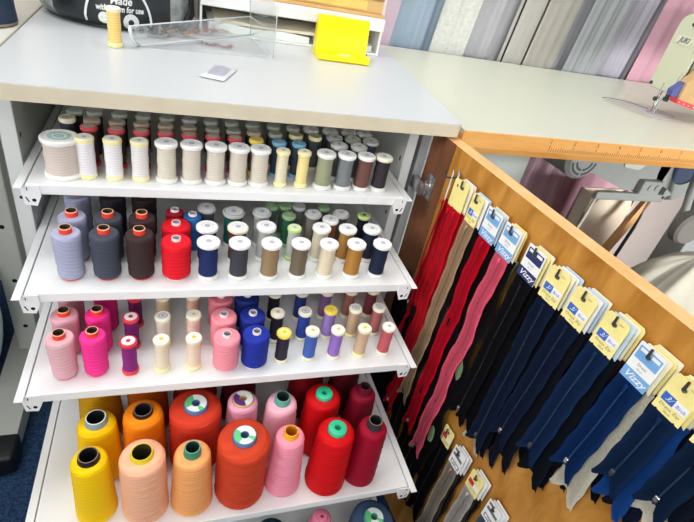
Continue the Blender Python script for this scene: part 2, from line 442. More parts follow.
ORD = ['nearest', 'second', 'third', 'fourth', 'fifth', 'sixth', 'seventh', 'eighth', 'ninth', 'tenth', 'eleventh', 'twelfth', 'thirteenth', 'fourteenth', 'fifteenth', 'sixteenth', 'seventeenth']
def place(shelf_i, shelf_n, row_n, items):
    """items ordered along the row, the last one standing closest to the opened door"""
    n = len(items); z = SH[shelf_i][0]+.0001
    hs = .0545 if shelf_i == 1 else .0525; hf = .0530; ht = .0618 if shelf_i == 1 else .0605
    for i, it in enumerate(items):
        k = n-1-i
        pos = ('%s from' % ORD[k]) if k else 'nearest'
        kind, look, x, y, rgb = it[:5]; a = it[5:]
        lab = '%s, %s the door in %s row, %s shelf' % (look, pos, row_n, shelf_n)
        grp = '%s row of thread on the %s shelf' % (row_n, shelf_n)
        if shelf_i == 0: x = x*.993+(.0022 if kind == 'big' else 0)
        if shelf_i == 1: y -= .0045; x *= .985
        elif shelf_i == 2 and kind == 'fat': y -= .0045
        if kind == 'cw': cap_spool(x, y, z, lab, grp, rgb, .0137, .0112, hs, CAPW, CAPCLR, LABELP, DOTGREY)
        elif kind == 'g': cap_spool(x, y, z, lab, grp, rgb, a[0] if a else .0133, (a[0] if a else .0133)*.82, hs, a[1] if len(a) > 1 else CAPW, CAPCLR, LABELP, DOTGREY)
        elif kind == 'wy': cap_spool(x, y, z, lab, grp, rgb, .0105, .0099, .052, CAPYEL, CAPYEL, LABELP, DOTGREY, rim_h=.0062)
        elif kind == 'ye': cap_spool(x, y, z, lab, grp, rgb, .0094, .0078, .052, CAPYEL, CAPYEL, LABELW, DOTYEL)
        elif kind == 's': cap_spool(x, y, z, lab, grp, rgb, .0099, .0084, .052, a[0], a[1], a[2], a[3], topw=a[4] if len(a) > 4 else None)
        elif kind == 'big': cap_spool(x, y, z, lab, grp, rgb, .0208, .0188, .049, CAPW, CAPW, LABELG, LABELG, print_m=LABELG)
        elif kind == 'tube': tube_spool(x, y, z, lab, grp, rgb, a[0], a[1], ht, .0068, .0075, [TUBERED, TUBERIM, TUBEIN])
        elif kind == 'fat': tube_spool(x, y, z, lab, grp, rgb, a[0], a[1], hf, .0056, .0042, [TUBEW, TUBEW, DOTGREY])
        elif kind == 'cone': cone(x, y, z, lab, grp, rgb, *a)

# top shelf ---------------------------------------------------------
BEI = (216, 208, 192)
place(0, 'top', 'front', [
    ('big', 'wide pale beige reel with patterned label', -.207, .157, (212, 198, 188)),
    ('wy', 'white spool with yellow rims', -.178, .153, (232, 230, 232)), ('wy', 'white spool with yellow rims', -.148, .153, (233, 231, 232)),
    ('wy', 'white spool with yellow rims', -.118, .153, (228, 224, 222)),
    ('cw', 'ivory spool with white caps', -.087, .153, (214, 209, 190)), ('cw', 'pale beige spool with white caps', -.057, .153, (212, 205, 190)),
    ('cw', 'pale beige spool with white caps', -.027, .153, (212, 204, 190)), ('cw', 'pale beige spool with white caps', .002, .153, (208, 199, 185)),
    ('cw', 'pale beige spool with white caps', .030, .153, (212, 203, 188)), ('ye', 'slim ivory spool with yellow rims', .060, .152, (222, 214, 184)),
    ('ye', 'slim pale yellow spool', .089, .152, (238, 220, 150)), ('g', 'sage green spool with white caps', .120, .152, (150, 154, 126)),
    ('g', 'mid grey spool with white caps', .150, .152, (122, 127, 130), .0130), ('g', 'reddish brown spool with white caps', .179, .152, (112, 78, 72), .0128),
    ('g', 'charcoal spool with cream cap', .206, .152, (54, 50, 54), .0127, CAPCREAM)])
DKR = (86, 74, 72)
r2 = []  # rear-row thread is coloured dark for the shade between the caps
for x, y in [(-.177, .187), (-.146, .185), (-.117, .185), (-.088, .185), (-.059, .185), (-.029, .184), (.0, .184)]:
    r2.append(('s', 'spool with red rimmed cap', x, y, (96, 70, 70), CAPROSE, CAPRED, CAPTAN, DOTGREY, CAPTAN))
r2 += [('s', 'spool with yellow cap', .028, .182, (96, 92, 80), CAPYEL2, CAPYEL2, CAPTAN, DOTYEL, CAPYEL2),
       ('s', 'dark spool with light blue cap', .059, .180, (52, 66, 80), CAPBLUE, CAPBLUE, CAPBLUE, DOTGREY, CAPBLUE),
       ('s', 'dark spool with light blue cap', .087, .180, (52, 66, 80), CAPBLUE, CAPBLUE, CAPBLUE, DOTGREY, CAPBLUE),
       ('g', 'dark grey spool with pale cap', .147, .184, (78, 80, 80), .0124, CAPGREY), ('g', 'dark grey spool with pale cap', .177, .183, (72, 72, 74), .0124, CAPGREY)]
place(0, 'top', 'second', r2)
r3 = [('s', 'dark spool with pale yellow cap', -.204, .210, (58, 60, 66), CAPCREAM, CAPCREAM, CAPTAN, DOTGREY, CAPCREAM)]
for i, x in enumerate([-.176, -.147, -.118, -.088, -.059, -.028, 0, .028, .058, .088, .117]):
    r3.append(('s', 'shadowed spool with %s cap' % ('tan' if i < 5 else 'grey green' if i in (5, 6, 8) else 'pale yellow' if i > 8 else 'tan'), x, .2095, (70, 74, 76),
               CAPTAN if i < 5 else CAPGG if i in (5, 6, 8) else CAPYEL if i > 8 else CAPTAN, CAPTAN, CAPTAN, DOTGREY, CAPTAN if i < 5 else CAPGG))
r3 += [('g', 'grey spool with pale cap', .147, .2115, (88, 88, 86), .0122, CAPGREY), ('g', 'grey brown spool with pale cap', .176, .2115, (84, 78, 74), .0126, CAPGG),
       ('g', 'navy spool with pale cap', .204, .208, (60, 66, 90), .0124, CAPGREY)]
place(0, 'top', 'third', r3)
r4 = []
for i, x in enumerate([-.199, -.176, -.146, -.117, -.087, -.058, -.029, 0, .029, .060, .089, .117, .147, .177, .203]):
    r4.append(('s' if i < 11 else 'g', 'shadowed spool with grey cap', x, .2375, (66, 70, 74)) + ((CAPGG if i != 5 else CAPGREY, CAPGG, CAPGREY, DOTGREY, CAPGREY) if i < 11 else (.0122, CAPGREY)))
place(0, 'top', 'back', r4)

# second shelf ---------------------------------------------------------
place(1, 'second', 'front', [
    ('tube', 'lavender grey spool on red tube', -.198, .085, (166, 170, 196), .0146, .0155), ('tube', 'slate grey spool on red tube', -.158, .085, (70, 74, 88), .0154, .0164),
    ('tube', 'dark brown spool on red tube', -.119, .084, (60, 46, 46), .0152, .0161), ('fat', 'bright red chunky spool', -.077, .083, (226, 26, 42), .0172, .0178),
    ('g', 'navy blue spool with white cap', -.038, .080, (34, 48, 96), .0143), ('g', 'charcoal spool with white cap', .001, .079, (66, 66, 74), .0138),
    ('g', 'tan brown spool with white cap', .042, .078, (150, 126, 94), .0135), ('g', 'olive brown spool with white cap', .082, .078, (112, 100, 82), .0130),
    ('g', 'cream spool with white cap', .121, .077, (224, 210, 182), .0130), ('g', 'golden brown spool with white cap', .161, .077, (172, 122, 58), .0133),
    ('g', 'dark navy spool with white cap', .200, .077, (28, 40, 62), .0133)])
place(1, 'second', 'second', [
    ('tube', 'lavender grey spool on red tube', -.197, .122, (160, 164, 190), .0146, .0154), ('tube', 'slate grey spool on red tube', -.157, .122, (68, 72, 84), .0150, .0158),
    ('tube', 'dark brown spool on red tube', -.118, .122, (58, 45, 46), .0150, .0157), ('fat', 'bright red chunky spool', -.077, .1195, (214, 24, 40), .0172, .0178),
    ('fat', 'royal blue spool with white core', -.0555, .143, (40, 104, 166), .0118, .0114),
    ('g', 'navy blue spool with white cap', -.038, .1155, (36, 50, 92), .0141), ('g', 'maroon spool with cream cap', .002, .115, (120, 58, 54), .0138, CAPCREAM),
    ('g', 'light grey spool with white cap', .041, .119, (186, 186, 184), .0135), ('s', 'pale spool with lime rims', .081, .119, (196, 202, 196), CAPLIME, CAPLIME, CAPLIME, DOTGREY),
    ('g', 'cream spool with white cap', .120, .117, (216, 206, 182), .0132), ('g', 'golden brown spool with white cap', .159, .115, (168, 124, 66), .0131),
    ('g', 'dark navy spool with white cap', .197, .116, (28, 40, 60), .0133)])
place(1, 'second', 'third', [
    ('tube', 'lavender grey spool on red tube', -.199, .176, (150, 154, 178), .0146, .0154), ('tube', 'black spool on red tube', -.157, .176, (40, 42, 50), .0150, .0158),
    ('tube', 'black brown spool on red tube', -.118, .176, (44, 36, 38), .0150, .0157), ('fat', 'dark red spool with white core', -.0785, .153, (158, 28, 44), .0110, .0114),
    ('g', 'dark grey spool with grey cap', -.036, .165, (80, 84, 92), .0124, CAPGREY), ('g', 'teal green spool with grey cap', .0, .155, (30, 92, 84), .0150, CAPGREY),
    ('g', 'light grey spool with grey cap', .040, .156, (168, 168, 164), .0133, CAPGREY), ('s', 'green spool with green rims', .079, .153, (44, 96, 72), CAPGREEN, CAPGREEN, CAPGREEN, DOTGREY, CAPGREEN),
    ('g', 'taupe spool with grey cap', .1165, .156, (122, 114, 104), .0122, CAPGREY), ('g', 'rust brown spool with white cap', .139, .140, (130, 72, 46), .0118),
    ('g', 'grey spool with grey cap', .1605, .158, (96, 92, 90), .0122, CAPGREY), ('s', 'black navy spool with lime rims', .198, .157, (26, 34, 46), CAPLIME, CAPLIME, CAPLIME, DOTDK, CAPGREEN)])
place(1, 'second', 'back', [
    ('s', 'green grey spool with green cap', .058, .180, (74, 86, 78), CAPGREEN, CAPGREEN, CAPGREEN, DOTGREY, CAPGREEN), ('s', 'green grey spool with green cap', .079, .181, (74, 92, 80), CAPGREEN, CAPGREEN, CAPGREEN, DOTGREY, CAPGREEN),
    ('s', 'grey spool with grey cap', .100, .180, (84, 86, 86), CAPGREY, CAPGREY, CAPGREY, DOTGREY, CAPGREY), ('s', 'grey green spool with green cap', .138, .179, (88, 100, 86), CAPGREEN, CAPGREEN, CAPGREEN, DOTGREY, CAPGREEN)])

# third shelf ---------------------------------------------------------
place(2, 'third', 'front', [
    ('tube', 'pale pink spool on red tube', -.203, .012, (228, 178, 186), .0136, .0150), ('tube', 'hot pink spool on red tube', -.169, .013, (250, 58, 150), .0134, .0140),
    ('s', 'purple spool with red rims', -.131, .009, (136, 40, 122), CAPRED, CAPRED, LABELW, DOTRED), ('s', 'cream spool with pale yellow rims', -.094, .009, (236, 222, 196), CAPCREAM, CAPYEL, LABELP, DOTYEL),
    ('s', 'pinkish cream spool with yellow rims', -.056, .009, (240, 214, 190), CAPCREAM, CAPYEL, LABELP, DOTYEL), ('fat', 'salmon pink chunky spool', -.016, .011, (246, 150, 164), .0162, .0166),
    ('fat', 'royal blue chunky spool', .0215, .013, (34, 52, 158), .0172, .0174), ('s', 'dark purple spool with yellow cap', .058, .009, (52, 44, 62), CAPYEL2, CAPCREAM, CAPYEL, DOTYEL, CAPYEL2),
    ('s', 'blue spool with white cap', .097, .0095, (70, 102, 182), CAPCREAM, CAPCREAM, LABELW, DOTYEL), ('s', 'violet spool with white cap', .133, .009, (150, 114, 196), CAPCREAM, CAPCREAM, LABELW, DOTYEL),
    ('s', 'beige pink spool with yellow base', .172, .009, (208, 176, 146), CAPCREAM, CAPYEL, CAPYEL, DOTYEL), ('s', 'rose red spool with cream cap', .209, .009, (194, 92, 100), CAPCREAM, CAPCREAM, LABELW, DOTGREY)])
place(2, 'third', 'second', [
    ('tube', 'pale pink spool on red tube', -.204, .051, (226, 172, 184), .0138, .0152), ('tube', 'hot pink spool on red tube', -.168, .051, (238, 50, 142), .0134, .0140),
    ('s', 'purple spool with red rims', -.131, .052, (120, 36, 110), CAPRED, CAPRED, LABELW, DOTRED), ('s', 'ivory spool with white cap', -.093, .051, (230, 220, 204), CAPCREAM, CAPYEL, CAPGREY, DOTGREY),
    ('s', 'pinkish cream spool with yellow rims', -.055, .052, (236, 204, 188), CAPCREAM, CAPYEL, LABELP, DOTYEL), ('fat', 'salmon pink chunky spool', -.017, .049, (240, 146, 158), .0162, .0168),
    ('fat', 'royal blue chunky spool', .021, .0495, (30, 48, 140), .0168, .0170), ('s', 'black spool with white cap', .056, .049, (40, 38, 50), CAPCREAM, CAPCREAM, LABELW, DOTYEL),
    ('s', 'blue spool with white cap', .095, .049, (48, 72, 158), CAPCREAM, CAPCREAM, CAPGREY, DOTGREY), ('s', 'lilac spool with yellow cap', .133, .050, (156, 128, 200), CAPYEL2, CAPCREAM, CAPYEL2, DOTYEL, CAPYEL2),
    ('s', 'beige pink spool with grey cap', .171, .051, (200, 170, 138), CAPCREAM, CAPYEL, CAPGREY, DOTGREY), ('s', 'rose brown spool with cream cap', .208, .051, (168, 100, 100), CAPCREAM, CAPCREAM, CAPGREY, DOTGREY)])
place(2, 'third', 'back', [
    ('tube', 'pale pink spool on red tube', -.204, .091, (196, 150, 160), .0138, .0150), ('tube', 'hot pink spool on red tube', -.164, .091, (206, 40, 122), .0136, .0140),
    ('s', 'dark purple spool', -.129, .093, (104, 34, 84), CAPRED, CAPRED, LABELW, DOTRED), ('s', 'cream spool', -.094, .093, (214, 192, 158), CAPCREAM, CAPYEL, LABELP, DOTYEL),
    ('s', 'peach cream spool', -.055, .093, (218, 182, 158), CAPCREAM, CAPYEL, LABELP, DOTYEL), ('fat', 'salmon pink chunky spool', -.018, .089, (214, 120, 136), .0160, .0166),
    ('fat', 'dark blue chunky spool', .018, .089, (26, 42, 110), .0166, .0168), ('s', 'black spool with cream base', .059, .092, (36, 34, 44), CAPCREAM, CAPCREAM, LABELW, DOTGREY),
    ('s', 'navy spool with cream base', .099, .092, (40, 56, 120), CAPCREAM, CAPCREAM, LABELW, DOTGREY), ('s', 'mauve spool with cream base', .138, .092, (126, 92, 142), CAPCREAM, CAPCREAM, LABELW, DOTGREY),
    ('s', 'brown rose spool with cream base', .176, .092, (156, 102, 92), CAPCREAM, CAPCREAM, LABELW, DOTGREY), ('s', 'dark rose spool with cream base', .212, .092, (118, 56, 64), CAPCREAM, CAPCREAM, LABELW, DOTGREY)])

# fourth shelf: big cones ------------------------------------------------
def pm(n, c, r=.4): return mat(n, c, r)
K = pm('tube_black', (26, 22, 22)); KG = pm('tube_blue_grey', (136, 160, 166)); OY = pm('tube_olive_yellow', (218, 196, 34)); TG = pm('tube_green', (52, 134, 104))
OR = pm('tube_amber', (240, 168, 24)); TL = pm('tube_teal', (94, 164, 150)); MR = pm('tube_maroon', (92, 16, 34)); DK = pm('tube_charcoal', (48, 46, 50))
TEAL = pm('disc_green', (46, 190, 142)); DBL = pm('disc_blue', (86, 120, 168)); LW = pm('paper_white', (232, 240, 236)); LG = pm('paper_green', (96, 204, 128)); LP = pm('paper_purple', (96, 50, 130)); OC = pm('disc_ochre', (214, 176, 128))
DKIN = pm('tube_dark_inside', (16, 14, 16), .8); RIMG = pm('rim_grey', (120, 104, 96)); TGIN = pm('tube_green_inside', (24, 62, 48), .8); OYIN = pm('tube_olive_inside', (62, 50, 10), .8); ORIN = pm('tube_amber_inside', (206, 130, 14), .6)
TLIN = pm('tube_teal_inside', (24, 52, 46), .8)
place(3, 'fourth', 'front', [
    ('cone', 'yellow cone with black tube', -0.1720, -0.0795, (255, 206, 8), 0.0238, .0200, 0.1050, 'tube', [K, RIMG, DKIN], .0110, .007),
    ('cone', 'peach cone with yellow tube', -0.1155, -0.0855, (250, 186, 150), 0.0278, .0258, 0.1080, 'tube', [OY, OY, OYIN], .0122, .006),
    ('cone', 'light orange cone with green tube', -0.0595, -0.0855, (246, 172, 106), 0.0270, .0220, 0.1000, 'tube', [TG, TL, TGIN], .0096, .011),
    ('cone', 'large burnt orange cone with paper label', 0.0025, -0.0805, (204, 66, 36), 0.0336, .0330, 0.1095, 'disc', [DBL, LW, LG], .0148, .006),
    ('cone', 'pink cone with amber tube', 0.0610, -0.0825, (246, 150, 172), 0.0252, .0190, 0.1070, 'tube', [OR, OR, ORIN], .0092, .008),
    ('cone', 'bright red cone with green disc', 0.1215, -0.0875, (206, 10, 18), 0.0290, .0246, 0.1120, 'disc', [TEAL], .0125, .005),
    ('cone', 'dark crimson cone with charcoal tube', 0.1735, -0.0875, (150, 10, 40), 0.0243, .0198, 0.1110, 'tube', [DK, RIMG, DKIN], .0096, .012)])
place(3, 'fourth', 'second', [
    ('cone', 'golden yellow cone with grey tube', -0.1710, -0.0230, (255, 204, 8), 0.0282, .0226, 0.0965, 'tube', [KG, LW, DKIN], .0118, .009),
    ('cone', 'orange cone with black tube', -0.1175, -0.0200, (250, 140, 20), 0.0280, .0244, 0.1025, 'tube', [K, RIMG, DKIN], .0112, .005),
    ('cone', 'large burnt orange cone with paper label', -0.0535, -0.0210, (204, 58, 36), 0.0344, .0336, 0.1050, 'disc', [DBL, LW, LG], .0150, .006),
    ('cone', 'pink cone with purple and white label', 0.0078, -0.0170, (244, 172, 196), 0.0240, .0205, 0.1035, 'disc', [OC, LW, LP], .0142, .003),
    ('cone', 'pale pink cone with teal tube', 0.0600, -0.0260, (246, 184, 200), 0.0272, .0212, 0.1035, 'tube', [TL, TL, TLIN], .0102, .010),
    ('cone', 'bright red cone with green disc', 0.1195, -0.0250, (196, 10, 18), 0.0296, .0250, 0.1065, 'disc', [TEAL], .0120, .005),
    ('cone', 'dark crimson cone with maroon tube', 0.1805, -0.0240, (122, 10, 36), 0.0248, .0190, 0.1035, 'tube', [MR, MR, DKIN], .0084, .012)])
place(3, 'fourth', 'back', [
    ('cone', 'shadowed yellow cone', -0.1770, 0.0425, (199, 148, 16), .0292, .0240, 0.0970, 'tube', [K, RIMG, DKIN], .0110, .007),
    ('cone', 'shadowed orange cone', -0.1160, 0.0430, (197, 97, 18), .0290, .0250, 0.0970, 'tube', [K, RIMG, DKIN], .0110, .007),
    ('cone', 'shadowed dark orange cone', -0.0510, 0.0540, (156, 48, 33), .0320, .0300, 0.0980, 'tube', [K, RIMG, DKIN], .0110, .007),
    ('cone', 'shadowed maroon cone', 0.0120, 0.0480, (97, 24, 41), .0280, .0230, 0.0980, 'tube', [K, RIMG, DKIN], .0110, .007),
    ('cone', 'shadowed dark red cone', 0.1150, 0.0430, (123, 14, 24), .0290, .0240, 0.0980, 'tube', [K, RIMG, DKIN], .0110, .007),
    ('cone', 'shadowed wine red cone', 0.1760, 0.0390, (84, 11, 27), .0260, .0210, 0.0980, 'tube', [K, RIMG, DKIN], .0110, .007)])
place(4, 'lowest', 'front', [
    ('cone', 'dark green cone', .0480, -.1180, (20, 60, 66), .0290, .0240, .092, 'tube', [K, RIMG, DKIN], .0110, .007),
    ('cone', 'pink cone with closed top', .1220, -.1130, (240, 130, 160), .0290, .0150, .100, 'disc', [pm('pink_plug', (240, 130, 160))], .0080, .002),
    ('cone', 'large slate blue cone with paper label', .1990, -.1280, (66, 88, 122), .0336, .0330, .0965, 'disc', [TL, LW, LG], .0150, .006)])

# ------------------------------------------------------------------ zips on the door
CY = mat('card_yellow', (246, 232, 150), .55, var=.03, vscale=300); CW = mat('card_white', (240, 241, 240), .5); CBL = mat('card_blue', (118, 172, 222), .5)
CNV = mat('card_navy', (36, 50, 104), .5); CRB = mat('card_royal', (52, 104, 196), .5); CGY = mat('card_grey_print', (112, 116, 108), .6); CCR = mat('card_cream', (242, 236, 208), .55)
CRD = mat('card_red', (206, 40, 44), .5); CGN = mat('card_green', (64, 150, 84), .5); CPB = mat('card_pale_blue', (196, 218, 238), .5)
def card_mesh(bm, style, w, h):
    """card in the local xz plane, its front facing -y; the hook hole is at the origin, the card hangs below it"""
    top = .0095; bot = top-h; x = w/2; th = .0005
    if style.startswith('y'):
        pts = [(-x, bot), (x, bot), (x, top-.0035), (x*.80, top), (-x*.80, top), (-x, top-.0035)]
    else:
        pts = [(-x, bot), (x, bot), (x, top-.001), (x-.001, top), (-x+.001, top), (-x, top-.001)]
    prism(bm, pts, 'y', 0, th, 0)
    yq = -.00025
    def rect(x0, x1, z0, z1, mi, y=yq):
        vs = [bm.verts.new(p) for p in ((x0, y, z0), (x1, y, z0), (x1, y, z1), (x0, y, z1))]
        bm.faces.new(vs).material_index = mi
    def fn(cx, cz, y=yq-.0002): return lambda u, v: (cx+u, y, cz+v)
    disc(bm, 0, 0, .0022, yq-.0001, 4, 14)                              # punched hole
    if style in ('yellow', 'yred'):
        rect(-x*.82, x*.02, bot+.0115, bot+.0205, 2)
        rect(x*.02, x*.9, bot+.0115, bot+.0205, 1)
        if style == 'yellow':
            text(bm, 'Birch', .0052, fn(x*.48, bot+.0155), 2, .2, width=.0088)
            text(bm, '3/', .0070, fn(-x*.40, bot+.016), 1, .5)
        text(bm, 'Dress Zip', .0042, fn(0, bot+.0080), 4, .15, width=w*.72)
        text(bm, '20cm', .0030, fn(0, bot+.0036), 4)
        text(bm, 'zipper', .0022, fn(x*.42, .0045), 4)
    elif style in ('blue', 'navy'):
        rect(-x*.86, x*.86, bot+.0245, top-.0035, 2)
        rect(-x*.74, -x*.12, .0010, top-.0050, 1, yq-.0001); rect(x*.14, x*.74, .0010, top-.0050, 1, yq-.0001)
        rect(-x, x, bot, bot+.0125, 2)
        text(bm, 'Vizzy', .0100, fn(0, bot+.0064), 1, .35, .00012, width=w*.80)
        text(bm, 'Dress', .0040, fn(0, bot+.0205), 4); text(bm, '20 cm', .0026, fn(0, bot+.0160), 4)
    elif style == 'white':
        rect(-x*.8, x*.8, bot+.0205, bot+.026, 2); rect(-x*.8, -x*.1, top-.008, top-.003, 2)
        rect(-x*.7, x*.8, bot+.004, bot+.012, 4); rect(-x*.6, x*.7, bot+.0055, bot+.0105, 1, yq-.0001)
        text(bm, 'ZIP', .0055, fn(0, bot+.008), 4)
CARD_M = {'yellow': [CY, CW, CRB, CY, CGY], 'yred': [CY, CW, CRD, CY, CGY], 'blue': [CW, CW, CBL, CW, CGY], 'navy': [CW, CW, CNV, CW, CGY], 'white': [CW, CW, CGY, CW, DKMETAL],
          'plain': [CW, CW, CW, CW, CGY], 'dark': [BLACK, BLACK, BLACK, BLACK, BLACK], 'cream': [CCR, CCR, CCR, CCR, CGY], 'pale': [CPB, CPB, CPB, CPB, CGY], 'yplain': [CY, CY, CY, CY, CGY]}
def tape_pts(L, wav, seed, drift):
    rnd = random.Random(seed); p1, p2 = rnd.uniform(0, 6), rnd.uniform(0, 6)
    n = max(10, int(L/.008)); out = []
    for i in range(n+1):
        u = i/n; z = -L*u
        e = min(1, u*4)
        out.append((drift*u+wav*e*math.sin(u*L*52+p1), -.0006-.5*wav*e*(1+math.sin(u*L*43+p2)), z))
    return out
def tape_mesh(bm, pts, w, tails=True):
    """two woven tapes side by side with a shallow valley for the teeth, tails splayed at the end"""
    cols = [-w/2, -w*.30, -w*.07, w*.07, w*.30, w/2]; dy = [.0003, -.0004, .0004, .0004, -.0004, .0003]
    rows = []
    for k, (x, y, z) in enumerate(pts):
        rows.append([bm.verts.new((x+c+.0007*math.sin(k*1.3+c*900), y+d, z)) for c, d in zip(cols, dy)])
    for a, b in zip(rows, rows[1:]):
        for i in range(5): bm.faces.new((a[i], a[i+1], b[i+1], b[i]))
    if tails:
        x, y, z = pts[-1]; last = rows[-1]
        for s, ids in ((-1, (0, 1, 2)), (1, (3, 4, 5))):
            prev = [last[i] for i in ids]
            for j in range(1, 4):
                sh = s*.0014*j**1.2; dz = -.0048*j*(1+.25*s); sc_ = 1-.20*j
                cx = sum(cols[i] for i in ids)/3
                cur = [bm.verts.new((x+cx+(cols[i]-cx)*sc_+sh, y+.0007*j*s, z+dz-.0025*(i % 2))) for i in ids]
                for q_ in range(2): bm.faces.new((prev[q_], prev[q_+1], cur[q_+1], cur[q_]))
                prev = cur
    bmesh.ops.solidify(bm, geom=bm.faces[:], thickness=.0006)
def zipper(t, w, z, label, group, style, rgb, L, cw=.0265, ch=.042, tw=.0265, wav=.0010, seed=0, drift=0., front=True, turn=0., tilt=0.):
    Mx = door_M(t, w, z) @ Matrix.Rotation(turn, 4, 'Z') @ Matrix.Rotation(tilt, 4, 'Y')
    root = empty('zipper', label=label, cat='zip', group=group, M=Mx)
    bm = bmesh.new(); card_mesh(bm, style, cw, ch); obj('card', bm, CARD_M[style], root)
    zb = .0095-ch
    pts = [(x, y+.0002, zz+zb+.004) for x, y, zz in tape_pts(L, wav, seed, drift)]
    pts = [(x, y+(.0012 if zz > zb else 0), zz) for x, y, zz in pts]
    tm = mat('tape_%d_%d_%d' % rgb, rgb, .85, spec=.15, var=.10, vscale=500, bump=.25, bscale=1600)
    bm = bmesh.new(); tape_mesh(bm, pts, tw); tp = obj('tape', bm, tm, root, smooth=True)
    if front:
        dk = tuple(int(c*.72) for c in rgb) if sum(rgb) > 200 else tuple(int(c*.9+14) for c in rgb)
        bm = bmesh.new(); tube(bm, [(x, y-.0006, zz) for x, y, zz in pts if zz < zb+.002], .0009, 6)
        obj('teeth', bm, mat('teeth_%d_%d_%d' % dk, dk, .5), tp, smooth=True)
        x, y, zz = pts[-2]
        bm = bmesh.new(); box(bm, x-.0022, x+.0022, y-.0042, y-.0012, zz-.003, zz+.004, 0, .0008, 1)
        obj('stop', bm, METAL if seed % 2 else DKMETAL, root)
        x, y, zz = [p for p in pts if p[2] < zb+.001][0]
        bm = bmesh.new(); box(bm, x-.0019, x+.0019, y-.0030, y-.0006, zz-.0035, zz+.0010, 0, .0006, 1)
        box(bm, x-.0009, x+.0009, y-.0036, y-.0029, zz-.0075, zz-.001, 0, .0003, 1)
        obj('slider', bm, tm, root)
    return root
NAVY = (18, 33, 58)
HK = [  # t, z, style, colour, name, tape end height, wave, drift, card-name, backing colours
    (.070, .6000, 'yplain', (214, 20, 40), 'bright red', .15, .0022, .0, 'curled yellow', [((190, 20, 40), 'red'), ((16, 14, 18), 'black')]),
    (.1045, .5985, 'yellow', (184, 152, 118), 'tan beige', .205, .0016, .0, 'cream', [((22, 16, 18), 'dark brown'), ((110, 92, 78), 'grey beige')]),
    (.1420, .5985, 'blue', (204, 10, 38), 'crimson red', .175, .0022, .0, 'blue and white', [((14, 12, 16), 'black'), ((34, 54, 46), 'dark green')]),
    (.1790, .5980, 'blue', (240, 96, 124), 'salmon pink', .160, .0024, .0, 'blue and white', [((16, 14, 18), 'black'), ((140, 170, 130), 'pale green')]),
    (.2235, .5970, 'navy', (16, 16, 20), 'black', .305, .0008, .0, 'navy and white', [((10, 10, 14), 'black'), ((14, 18, 30), 'dark navy')]),
    (.2620, .5965, 'yellow', NAVY, 'navy', .305, .0006, -.002, 'yellow', [((14, 16, 22), 'black'), ((206, 204, 190), 'ivory'), ((20, 30, 54), 'navy')]),
    (.3000, .5975, 'yellow', (18, 32, 60), 'navy', .352, .0005, -.003, 'yellow', [((18, 22, 32), 'black'), ((24, 32, 50), 'dark navy'), ((16, 20, 30), 'black')]),
    (.3400, .5995, 'yellow', (20, 44, 82), 'deep blue', .380, .0005, -.004, 'yellow', [((14, 22, 30), 'dark teal'), ((60, 22, 36), 'maroon'), ((20, 24, 36), 'black')]),
    (.3810, .5975, 'blue', (12, 46, 96), 'royal navy', .412, .0005, -.003, 'sky blue', [((208, 206, 188), 'ivory'), ((16, 20, 28), 'black'), ((10, 14, 22), 'black')]),
    (.4180, .5975, 'yellow', (18, 42, 76), 'deep blue', .452, .0005, -.002, 'yellow', [((24, 70, 140), 'bright blue'), ((14, 18, 28), 'black'), ((20, 30, 50), 'navy')]),
    (.4560, .5980, 'yellow', (16, 38, 66), 'dark blue', .472, .0006, -.001, 'yellow', [((16, 24, 40), 'dark navy'), ((230, 226, 210), 'ivory'), ((14, 18, 28), 'black')]),
]
nh = len(HK)
BK = ['cream', 'plain', 'pale', 'cream', 'yplain']
for i, (t, z, style, rgb, cn, ze, wav, drift, cdn, back) in enumerate(HK):
    hook(t, z, .0178)
    L = z-.0325-ze-.014
    zipper(t, .0155, z, '%s zip on %s card, front of the %s hook from the hinge' % (cn, cdn, ORD[i+1]), 'front zips along the upper hook row', style, rgb, L, wav=wav, seed=11+i, drift=drift, tilt=random.uniform(-.02, .02),
           cw=.0225 if i == 0 else .0235 if i == 1 else .029 if i < 7 else .0275, tw=.0285 if i > 3 else .0255)
    for j, (c2, n2) in enumerate(back):
        L2 = max(.05, L+random.uniform(-.012, .028))
        sx = (.0035+.0022*j) if i > 3 else .003
        dsp = [.007, -.010, .012][j]
        zipper(t+sx, .0118-.0034*j, z+.0008*j, '%s zip, %s behind the %s front zip, %s hook from hinge' % (n2, ['first', 'second', 'third'][j], cn, ORD[i+1]), 'zips hanging behind the front ones', BK[(i+j) % 5], c2, L2,
               wav=wav*1.4+.0006, seed=60+i*5+j, drift=drift+dsp*(1 if i > 2 else -.6)+random.uniform(-.003, .003), front=False, tw=.034)
zipper(.053, .0115, .596, 'bright red wide zip hanging partly behind the curled yellow card', 'front zips along the upper hook row', 'yplain', (222, 24, 44), .34, cw=.018, tw=.031, wav=.003, seed=9, drift=-.010)
